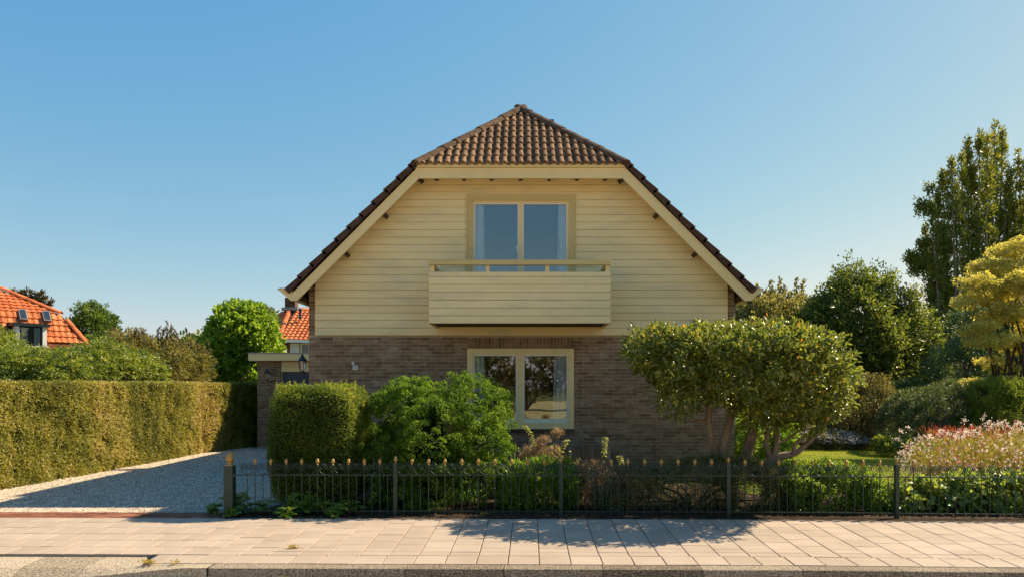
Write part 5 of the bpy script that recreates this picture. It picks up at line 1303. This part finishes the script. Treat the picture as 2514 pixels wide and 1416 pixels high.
# ---------------------------------------------------------------- pink and white flowering mass
t = thing('gaura_plant', gbase(2380, 11.8), 'wide arching mass of pink and white butterfly flowers behind the fence', 'flowers')
rng = np.random.default_rng(95)
ge = [E(2360, 1120, 11.8, 130, 66, .9), E(2470, 1105, 11.8, 110, 72, .9), E(2290, 1135, 11.7, 75, 40, .6), E(2560, 1110, 11.8, 90, 66, .8)]
C, Nn = ell_points(ge, 3400, .35, 1.03, rng, .1)
root = np.array(gbase(2400, 11.9)); n = len(C); rt = C*[.45, .6, 0]+root*[.55, .4, 0]+[0, 0, .05]; d = nrm(C-rt)
n2 = 7500; i = rng.integers(0, n, n2); st = C[i]-d[i]*rng.uniform(.0, .35, (n2, 1)); st[:, 2] = np.maximum(st[:, 2], .05)
leaves('stems', st, d[i]+rng.normal(size=(n2, 3))*.35, rng.normal(size=(n2, 3)), rng.uniform(.08, .2, n2), .006, rng.uniform(0, 1, n2), G['gaura_stem'], t)
n3 = 9000; i = rng.integers(0, n, n3); pos = C[i]*[1, 1, .9]+rng.normal(size=(n3, 3))*.05
pos = pos[pos[:, 2] > .05]; n3 = len(pos)
leaves('leaves', pos, rng.normal(size=(n3, 3))+[0, 0, .5], rng.normal(size=(n3, 3)), .045, .009, rng.uniform(0, 1, n3), G['feather'], t)
C2, N2 = ell_points(ge, 1500, .85, 1.07, rng, .12); pet = 5; pos = np.repeat(C2, pet, 0)+rng.normal(size=(len(C2)*pet, 3))*.006; tn = np.repeat(rng.uniform(0, 1, len(C2))**1.5, pet)
leaves('flowers', pos, rng.normal(size=pos.shape), rng.normal(size=pos.shape), .022, .017, tn, G['gaura'], t)
b = MB()
for px, py in ((2208, 1055), (2226, 1045), (2370, 1026), (2420, 1015), (2432, 1030), (2445, 1040), (2455, 1034), (2490, 1058), (2195, 1075), (2206, 1112), (2312, 1052), (2330, 1060)):
    e = P(px, py, 11.6); s = P(2330+(px-2330)*.55, 1120, 11.7); mid = s.lerp(e, .6)+Vector((0, 0, .09)); b.tube([s, s.lerp(mid, .5)+Vector((0, 0, .05)), mid, e], [.004, .0035, .003, .0025], 4)
    q = rng.uniform(0, .5, (26, 1)); fp = np.array(e)*(1-q)+np.array(mid)*q+rng.normal(size=(26, 3))*.015; b.make('long_stem', M['bark'], t); b = MB()
    leaves('flower_cluster', fp, rng.normal(size=fp.shape), rng.normal(size=fp.shape), .022, .016, rng.uniform(0, .5, 26), G['gaura'], t)
t = thing('red_flower_clump', gbase(2400, 12.9), 'rusty red flower spikes standing behind the pink and white flowers', 'flowers')
n = 2400; pos = np.stack([P(2385, 0, 12.9).x+rng.uniform(-.7, .8, n), 12.9+rng.normal(size=n)*.25, rng.uniform(.35, .95, n)-np.abs(rng.normal(size=n))*.1], 1)
leaves('spikes', pos, rng.normal(size=(n, 3))*.35+[0, 0, 1], rng.normal(size=(n, 3)), .11, .012, rng.uniform(0, 1, n), G['red_stem'], t)
n = 5000; pos = np.stack([P(2385, 0, 12.9).x+rng.uniform(-.8, .9, n), 12.95+rng.normal(size=n)*.3, rng.uniform(.03, .72, n)], 1)
leaves('leaves', pos, rng.normal(size=(n, 3))*.5+[0, 0, 1], rng.normal(size=(n, 3)), .09, .02, rng.uniform(0, 1, n), G['feather'], t)
# yellow-green low clump before it, at the very right
plant('golden_groundcover', 'low yellow green ground plant in front of the pink flowers', 'plant', gbase(2400, 10.7), [E(2390, 1185, 10.7, 150, 22, .3), E(2540, 1178, 10.7, 90, 24, .3)], G['feather'], 260, 22, .06, .045, .02, seed=97, fol_name='foliage')

# ---------------------------------------------------------------- right garden, back to front
BGR = 'trees and shrubs behind the lawn'
t = plant('orchard_tree', 'pale leaved tree with thin upright shoots just right of the house roof', 'tree', gbase(1900, 27), [E(1900, 800, 27, 90, 75, 2.0), E(1845, 790, 27, 50, 60, 1.5), E(1960, 800, 27, 55, 70, 1.5)], G['pale_tree'], 620, 30, .26, .13, .06, BGR, seed=101, trunk=(.14, 'bark_dark'), nbr=9, lo=.7)
rng = np.random.default_rng(102); pp = []; dd = []
for px, top in ((1860, 700), (1893, 692), (1915, 683), (1925, 705), (1955, 688), (1972, 690), (1990, 735), (1840, 705), (1940, 720), (1878, 715)):
    a, e = P(px-rng.uniform(-5, 15), 790, 27), P(px, top, 27)
    for k in range(170): 
        s = rng.uniform(0, 1); pp.append(np.array(a.lerp(e, s))+rng.normal(size=3)*.07*(1.3-s)); dd.append([rng.normal()*.6, rng.normal()*.6, 1])
pp, dd = np.array(pp), np.array(dd); leaves('shoots', pp, dd, rng.normal(size=pp.shape), .13, .06, rng.uniform(0, 1, len(pp)), G['pale_tree'], t)
t = plant('leafy_tree', 'large dark green leafy tree with sky showing through beyond the lawn', 'tree', gbase(2085, 25), [E(2085, 780, 25, 82, 95, 1.8), E(2040, 860, 25, 85, 110, 1.8), E(2130, 870, 25, 92, 110, 1.9), E(2095, 700, 25, 36, 48, .8), E(2160, 710, 25, 26, 40, .7), E(2020, 790, 25, 48, 60, 1.1)],
          G['dark_tree'], 1350, 26, .24, .12, .065, BGR, seed=103, trunk=(.16, 'bark_dark'), nbr=12, lo=.55, jag=.12, rnd=.6)
t = plant('leafy_tree', 'lighter green loose tree between the dark leafy tree and the tall column tree', 'tree', gbase(2230, 25.5), [E(2220, 830, 25.5, 50, 90, 1.4), E(2240, 920, 25.5, 68, 100, 1.6), E(2215, 745, 25.5, 24, 36, .7), E(2180, 900, 25, 52, 90, 1.2)],
          G['dark_tree'], 760, 24, .24, .13, .065, BGR, seed=104, trunk=(.13, 'bark_dark'), nbr=9, lo=.5, jag=.12)
# column tree: many upright plumes
t = thing('column_tree', gbase(2395, 28), 'tall dense column shaped tree of upright plumes towering at the right edge', 'tree', BGR)
rng = np.random.default_rng(105); plumes = [(2443, 305, 900, 20), (2405, 322, 900, 24), (2425, 340, 900, 26), (2462, 322, 900, 20), (2375, 342, 880, 20), (2360, 380, 880, 24), (2335, 392, 880, 24), (2312, 425, 880, 22), (2300, 480, 880, 20), (2285, 500, 880, 18),
    (2270, 560, 860, 20), (2480, 420, 900, 22), (2500, 380, 900, 20), (2520, 400, 920, 26), (2385, 420, 900, 30), (2430, 430, 900, 34), (2345, 480, 900, 32), (2310, 560, 890, 32), (2470, 500, 900, 34), (2400, 540, 900, 36), (2510, 520, 900, 30), (2290, 640, 880, 26), (2545, 450, 900, 30), (2260, 610, 760, 16)]
C = []; Nn = []; b = MB(); foot = gbase(2395, 28)
for px, top, bot, w in plumes:
    Z = 28+rng.uniform(-.9, .9); a, e = P((px-2395)*.72+2395, bot, Z), P(px, top, Z); L_ = (e-a).length; m_ = int(L_*15)
    for k in range(m_):
        s = rng.uniform(0, 1)**.85; r = w*.92/F*Z*(math.sin(min(1, (1-s)*1.9)*math.pi/2)**.9*.9+.08); u = nrm(rng.normal(size=3)*[1, 1, .15]); C.append(np.array(a.lerp(e, s))+u*r*rng.uniform(.5, 1.05)); Nn.append(u)
    b.tube([foot+Vector((0, 0, 0)), foot.lerp(a, .7), a, a.lerp(e, .5), e], [.10, .09, .07, .04, .012], 6)
for px, py, q in ((2250, 640, 20), (2262, 655, 18), (2240, 635, 10), (2270, 600, 16), (2268, 520, 10), (2262, 505, 7), (2290, 470, 8), (2245, 665, 10)):
    for k in range(q): C.append(np.array(P(px+rng.normal()*9, py+rng.normal()*6, 27.6))); Nn.append([-1, -.3, .2])
b.make('trunk', M['bark'], t); C, Nn = np.array(C), np.array(Nn)
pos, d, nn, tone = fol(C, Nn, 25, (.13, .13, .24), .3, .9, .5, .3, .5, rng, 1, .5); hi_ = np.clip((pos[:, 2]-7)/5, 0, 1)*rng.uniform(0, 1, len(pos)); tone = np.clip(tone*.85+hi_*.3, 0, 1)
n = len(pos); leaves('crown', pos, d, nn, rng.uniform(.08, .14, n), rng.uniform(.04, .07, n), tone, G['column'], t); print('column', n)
t = plant('rhododendron', 'bluish dark green bush behind the golden maple', 'shrub', gbase(2370, 22), [E(2370, 900, 22, 80, 62, 1.4), E(2420, 860, 22, 55, 60, 1.2), E(2470, 930, 22, 80, 60, 1.2), E(2400, 800, 22.5, 50, 60, 1.2)], G['rhodo'], 620, 22, .18, .13, .04, BGR, seed=106, trunk=(.09, 'bark_dark'), lo=.75)
t = thing('golden_maple', gbase(2470, 18), 'golden yellow maple with layered branches at the right edge', 'tree', BGR)
rng = np.random.default_rng(107); C = []; Nn = []
tiers = [(2440, 655, 66, 30), (2480, 620, 60, 24), (2505, 600, 40, 18), (2400, 690, 50, 22), (2385, 740, 48, 22), (2440, 720, 70, 28), (2360, 742, 22, 9), (2500, 690, 50, 30), (2455, 780, 70, 26), (2410, 800, 40, 16), (2440, 835, 70, 22), (2395, 815, 36, 14), (2500, 850, 60, 30), (2470, 900, 50, 18), (2500, 760, 60, 30), (2430, 885, 30, 12), (2400, 935, 36, 10), (2455, 935, 50, 10), (2560, 700, 70, 60), (2560, 820, 70, 60), (2500, 930, 40, 12), (2415, 955, 26, 10)]
for px, py, rx, rz in tiers:
    m_ = int(rx*rz/15); rz *= .78; c = P(px, py, 18+rng.uniform(-.5, .5)); u = nrm(rng.normal(size=(m_, 3))); C.append(np.array(c)+u*[rx/F*18, .45, rz/F*18]*rng.uniform(.4, 1, (m_, 1))); Nn.append(u)
C, Nn = np.concatenate(C), np.concatenate(Nn); pos, d, nn, tone = fol(C, Nn, 20, .11, .5, -.15, .7, .8, .1, rng, .5, .4); n = len(pos)
leaves('crown', pos, d, nn, rng.uniform(.05, .09, n), rng.uniform(.022, .038, n), tone, G['acer'], t)
b = branches(gbase(2500, 18), [(P(px+10, py+8, 18), .7) for px, py, rx, rz in tiers], .07, rng, .05, 6, .35); b.make('trunk', M['bark_dark'], t)
t = thing('dwarf_pine', gbase(2290, 18.5), 'low rounded blue green mound of dwarf pine beyond the lawn', 'shrub', BGR); rng = np.random.default_rng(108)
pe = [E(2290, 1020, 18.5, 102, 60, 1.3), E(2350, 995, 18.7, 72, 52, 1.1), E(2225, 1045, 18.3, 50, 42, .9), E(2300, 1055, 18.2, 110, 36, 1.2)]
C, Nn = ell_points(pe, 620, .93, 1.02, rng, .05); per = 42; i = np.repeat(np.arange(len(C)), per); n = len(i); u = nrm(rng.normal(size=(n, 3))+Nn[i]*.8+[0, 0, .4]); pos = C[i]+u*.13*rng.uniform(.3, 1, (n, 1))
leaves('foliage', pos, u+rng.normal(size=(n, 3))*.2, rng.normal(size=(n, 3)), .10, .022, np.clip(rng.uniform(0, 1, len(C))[i]*.3+rng.uniform(0, .7, n), 0, 1), G['pine'], t)
branchy(t, gbase(2290, 18.5), pe, .1, M['bark_dark'], 8, rng)
plant('clipped_evergreen', 'square clipped dark evergreen at the right edge behind the pink flowers', 'shrub', gbase(2470, 17), [E(2470, 1000, 17, 78, 72, 1.0), E(2440, 975, 17, 44, 44, .8), E(2500, 975, 17, 60, 46, .8), E(2450, 1040, 17, 60, 52, .8), E(2550, 1000, 17, 60, 70, .8)], G['yew'], 900, 30, .09, .05, .022, BGR, seed=109, trunk=(.08, 'bark_dark'), lo=.85)
plant('olive_shrub', 'brownish olive shrub with a few yellow leaves beside the white flower mound', 'shrub', gbase(2125, 20.5), [E(2125, 990, 20.5, 60, 66, 1.0), E(2120, 1045, 20.5, 66, 50, 1.0), E(2140, 950, 20.5, 34, 30, .7)], G['olive'], 520, 28, .15, .07, .035, BGR, seed=110, trunk=(.06, 'bark_dark'))
t = thing('white_flower_mound', gbase(2035, 20), 'low mound covered with small white flowers on the far lawn edge', 'flowers', BGR); rng = np.random.default_rng(111)
we = [E(2035, 1080, 19.8, 72, 24, .8), E(2075, 1082, 19.8, 46, 20, .7), E(1985, 1072, 19.8, 40, 24, .7)]; C, Nn = ell_points(we, 300, .9, 1.02, rng, .03)
pos, d, nn, tone = fol(C, Nn, 40, .10, .5, .5, .7, .4, .3, rng); n = len(pos); leaves('leaves', pos, d, nn, .06, .02, tone, G['olive'], t)
C, Nn = ell_points(we, 1500, 1.0, 1.14, rng, .12); k = Nn[:, 2] > -.1; C = np.repeat(C[k], 4, 0)+rng.normal(size=(k.sum()*4, 3))*.012; leaves('flowers', C, rng.normal(size=C.shape), rng.normal(size=C.shape), .032, .028, rng.uniform(0, 1, len(C)), G['white_fl'], t)
plant('fern_clump', 'small light green fern like plant at the foot of the dwarf pine', 'plant', gbase(2195, 17.5), [E(2195, 1092, 17.5, 44, 18, .4), E(2165, 1085, 17.6, 20, 14, .3)], G['feather'], 130, 22, .08, .08, .025, BGR, seed=112, fol_name='foliage')
plant('understory_shrub', 'deep green shrub in the shade under the leafy trees', 'shrub', gbase(2240, 22.5), [E(2230, 1010, 22.5, 95, 70, 1.2), E(2170, 1040, 22.3, 60, 50, 1)], G['rhodo'], 420, 24, .2, .13, .06, BGR, seed=113, trunk=(.08, 'bark_dark'))
plant('understory_shrub', 'dark shrub behind the white flower mound', 'shrub', gbase(1995, 22.5), [E(1990, 1010, 22.5, 95, 80, 1.2), E(2060, 990, 22.5, 60, 90, 1.1)], G['dark_tree'], 520, 24, .2, .13, .06, BGR, seed=114, trunk=(.08, 'bark_dark'))
plant('understory_shrub', 'shaded green shrub between the house and the white flower mound', 'shrub', gbase(1880, 23), [E(1880, 980, 23, 95, 100, 1.3), E(1830, 930, 24, 80, 100, 1.2)], G['dark_tree'], 560, 24, .22, .13, .065, BGR, seed=115, trunk=(.08, 'bark_dark'))
# far wood closing the view
rng = np.random.default_rng(120)
def mass(name, label, xs, Z, h0, h1, m, n, L, seed):
    rng = np.random.default_rng(seed); x = rng.uniform(xs[0], xs[1], n); top = h0+(h1-h0)*(.5+.5*vnoise(np.stack([x, x*0, x*0], 1), .35, seed)); C = np.stack([x, Z+rng.uniform(-1.2, 1.2, n), top*rng.uniform(0, 1, n)**.7], 1)
    pos, d, nn, tone = fol(C, np.tile([0, -1.0, .2], (n, 1)), 22, .45, .5, .4, .7, .5, .3, rng); k = pos[:, 2] > 0; g = leaves(name, pos[k], d[k], nn[k], L, L*.5, tone[k], m, None); tag(g, label, 'trees', kind='stuff')
mass('far_wood', 'distant dark mass of trees closing the view at the right', (9, 58), 36, 2.6, 5.2, G['dark_tree'], 2600, .34, 121)
mass('far_wood', 'distant dark line of trees between the left red roof and the house', (-34, -9), 44, 2.6, 4.6, G['dark_tree'], 1300, .36, 122)

# ---------------------------------------------------------------- left background plants
LG = 'shrubs beyond the long hedge'
F1 = [(40, 902, 75, 40, 16.5, 'feathery pale green shrub at the left edge above the hedge', 130), (140, 900, 70, 42, 16.8, 'feathery light green shrub below the dormer window', 131), (240, 890, 72, 50, 18.2, 'tallest yellow green feathery shrub in front of the round green tree', 132), (320, 905, 70, 44, 19.2, 'low arching feathery shrub in the middle of the row', 133), (-14, 842, 28, 30, 18, 'leafy shrub rising into the left border below the red roof', 134)]
for px, py, rx, rz, Z, lab, sd_ in F1:
    plant('feathery_shrub', lab, 'shrub', gbase(px, Z), [E(px, py, Z, rx, rz, .9), E(px-rx*.4, py+10, Z, rx*.6, rz*.8, .8), E(px+rx*.4, py+15, Z, rx*.6, rz*.7, .8), E(px, py+75, Z, rx*.8, 60, .7)], G['feather'], 560, 22, (.17, .17, .05), .095, .030, LG, seed=sd_, out=.7, up=-.15, rnd=.4, trunk=(.05, 'bark_dark'), lo=.6, jag=.07, nup=.9)
BUD = [(390, 880, 70, 62, 21.2, 'grey green butterfly bush with faded brown flower spikes against the sky', 140), (460, 900, 52, 58, 22.6, 'dry brownish shrub left of the big bright green tree', 141), (310, 860, 40, 46, 20.5, 'brown tipped shrub between the round tree and the butterfly bush', 142)]
for px, py, rx, rz, Z, lab, sd_ in BUD:
    t = plant('butterfly_bush', lab, 'shrub', gbase(px, Z), [E(px, py, Z, rx, rz, .9), E(px-rx*.4, py+5, Z, rx*.6, rz*.8, .8), E(px+rx*.3, py+10, Z, rx*.6, rz*.8, .8), E(px, py+75, Z, rx*.8, 60, .7)], G['buddleja'], 520, 20, .12, .11, .032, LG, seed=sd_, out=.6, up=.4, rnd=.6, trunk=(.05, 'bark_dark'), lo=.5, jag=.06)
    rng = np.random.default_rng(sd_+50); b = MB()
    ends = [(px+rng.uniform(-rx, rx), py-rz*rng.uniform(.75, 1.25)) for _ in range(16)]
    if sd_ == 140: ends += [(408, 787), (396, 800), (420, 796), (402, 810), (426, 806), (414, 815), (392, 815), (428, 820), (408, 800), (417, 805)]
    for ex, ey in ends:
        e = P(ex, ey, Z); s = e+Vector((rng.normal()*.06, rng.normal()*.06, -.16)); b.tube([e+Vector((0, 0, -.5)), s, e], [.008, .006, .004], 4)
        q = rng.uniform(0, 1, (60, 1)); pp = np.array(s)*(1-q)+np.array(e)*q+rng.normal(size=(60, 3))*.016*(1.2-q); leaves('flower_spike', pp, rng.normal(size=(60, 3))+[0, 0, .8], rng.normal(size=(60, 3)), .036, .020, rng.uniform(0, 1, 60), G['spike'], t)
    b.make('stems', M['bark_dark'], t)
plant('round_tree', 'dense dark green tree right of the big red roof', 'tree', gbase(230, 34), [E(230, 830, 34, 46, 60, 1.1), E(222, 780, 34, 24, 34, .9), E(244, 800, 34, 28, 36, .9), E(206, 805, 34, 22, 30, .9), E(245, 870, 34, 46, 60, 1), E(226, 762, 34, 12, 16, .3)], G['conifer'], 620, 22, (.2, .2, .12), .15, .06, LG, seed=150, trunk=(.12, 'bark_dark'), lo=.7, jag=.09, up=.35, nup=.7)
plant('big_leaf_tree', 'bright green big leaved tree between the hedge and the flat garage roof', 'tree', gbase(585, 26.0),
      [E(590, 830, 26.0, 72, 78, 1.3), E(625, 790, 26.0, 42, 40, .8), E(560, 850, 26.0, 55, 62, 1.1), E(530, 880, 26.0, 42, 52, .9), E(640, 850, 26.0, 42, 60, .9), E(590, 765, 26.0, 24, 24, .5), E(580, 910, 26.0, 90, 50, 1.2)], G['maple'], 950, 18, .16, .15, .10, LG, seed=151, trunk=(.12, 'bark_dark'), lo=.7, jag=.06, big=False)
plant('dark_top_tree', 'darker olive tree top showing behind the bright green tree', 'tree', gbase(615, 29), [E(615, 800, 29, 48, 56, 1.2), E(560, 790, 29, 26, 40, .9), E(655, 790, 29, 20, 30, .8), E(610, 870, 29, 40, 60, 1)], G['dark_tree'], 360, 24, .2, .13, .06, LG, seed=152, trunk=(.12, 'bark_dark'))
plant('golden_shrub', 'yellow green shrub tip peeking over the hedge next to the garage', 'shrub', gbase(600, 25.3), [E(598, 935, 25.3, 34, 26, .5), E(570, 950, 25.3, 30, 22, .5), E(590, 1000, 25.3, 36, 46, .5)], G['feather'], 200, 24, .10, .07, .04, LG, seed=153)
t = thing('monkey_puzzle_tree', gbase(80, 46), 'brown green spiky tree top rising behind the big red roof', 'tree', LG); rng = np.random.default_rng(160); b = MB(); pp = []; dd = []
c0 = gbase(80, 46); b.tube([c0, P(80, 725, 46)], [.25, .12], 6)
for px, py in ((32, 712), (48, 716), (62, 712), (76, 712), (88, 720), (104, 716), (112, 728), (127, 737), (40, 722), (58, 722), (96, 735), (120, 752), (70, 735), (50, 740), (105, 745), (85, 740)):
    s = P(80+(px-80)*.2, 765, 46); e = P(px, py, 46); m_ = s.lerp(e, .6)+Vector((0, rng.normal()*.4, -.15)); b.tube([s, m_, e], [.07, .06, .03], 5)
    for k in range(210): q = rng.uniform(.1, 1); p = s.lerp(m_, q/.6) if q < .6 else m_.lerp(e, (q-.6)/.4); pp.append(np.array(p)+rng.normal(size=3)*.05); dd.append(np.array(e-s)/3+rng.normal(size=3)*.7)
b.make('trunk', M['bark_dark'], t); pp, dd = np.array(pp), np.array(dd); leaves('needles', pp, dd, rng.normal(size=pp.shape), .26, .08, rng.uniform(0, 1, len(pp)), G['araucaria'], t)

# trees across the street, mirrored in the lower panes
for i, (x, y, h, lab) in enumerate(((-5.5, -27, 6.0, 'left tree across the street mirrored in the ground floor window'), (0.3, -28, 6.6, 'centre tree across the street mirrored in the ground floor window'), (6.0, -27, 5.8, 'right tree across the street mirrored in the ground floor window'))):
    plant('street_tree', lab, 'tree', Vector((x, y, -.1)), [(x, y, h*.6, 3.0, 2.0, h*.38), (x-1.4, y+.4, h*.5, 1.8, 1.5, h*.3), (x+1.5, y, h*.45, 1.8, 1.5, h*.3), (x, y, h*.3, 2.8, 1.6, h*.16)], G['olive' if i == 1 else 'dark_tree'], 420, 18, .4, .26, .14, 'trees across the street', seed=170+i, trunk=(.16, 'bark'), lo=.6)
# tree beyond the right border: its shade touches the kerb
plant('garden_tree', 'small tree beyond the right border whose shade falls on the kerb', 'tree', Vector((9.4, 8.2, 0)), [(9.5, 8.15, 3.0, .9, .6, .6), (9.0, 8.1, 2.8, .6, .5, .4)], G['tree_leaf'], 300, 16, .12, .10, .04, seed=180, trunk=(.07, 'bark'))
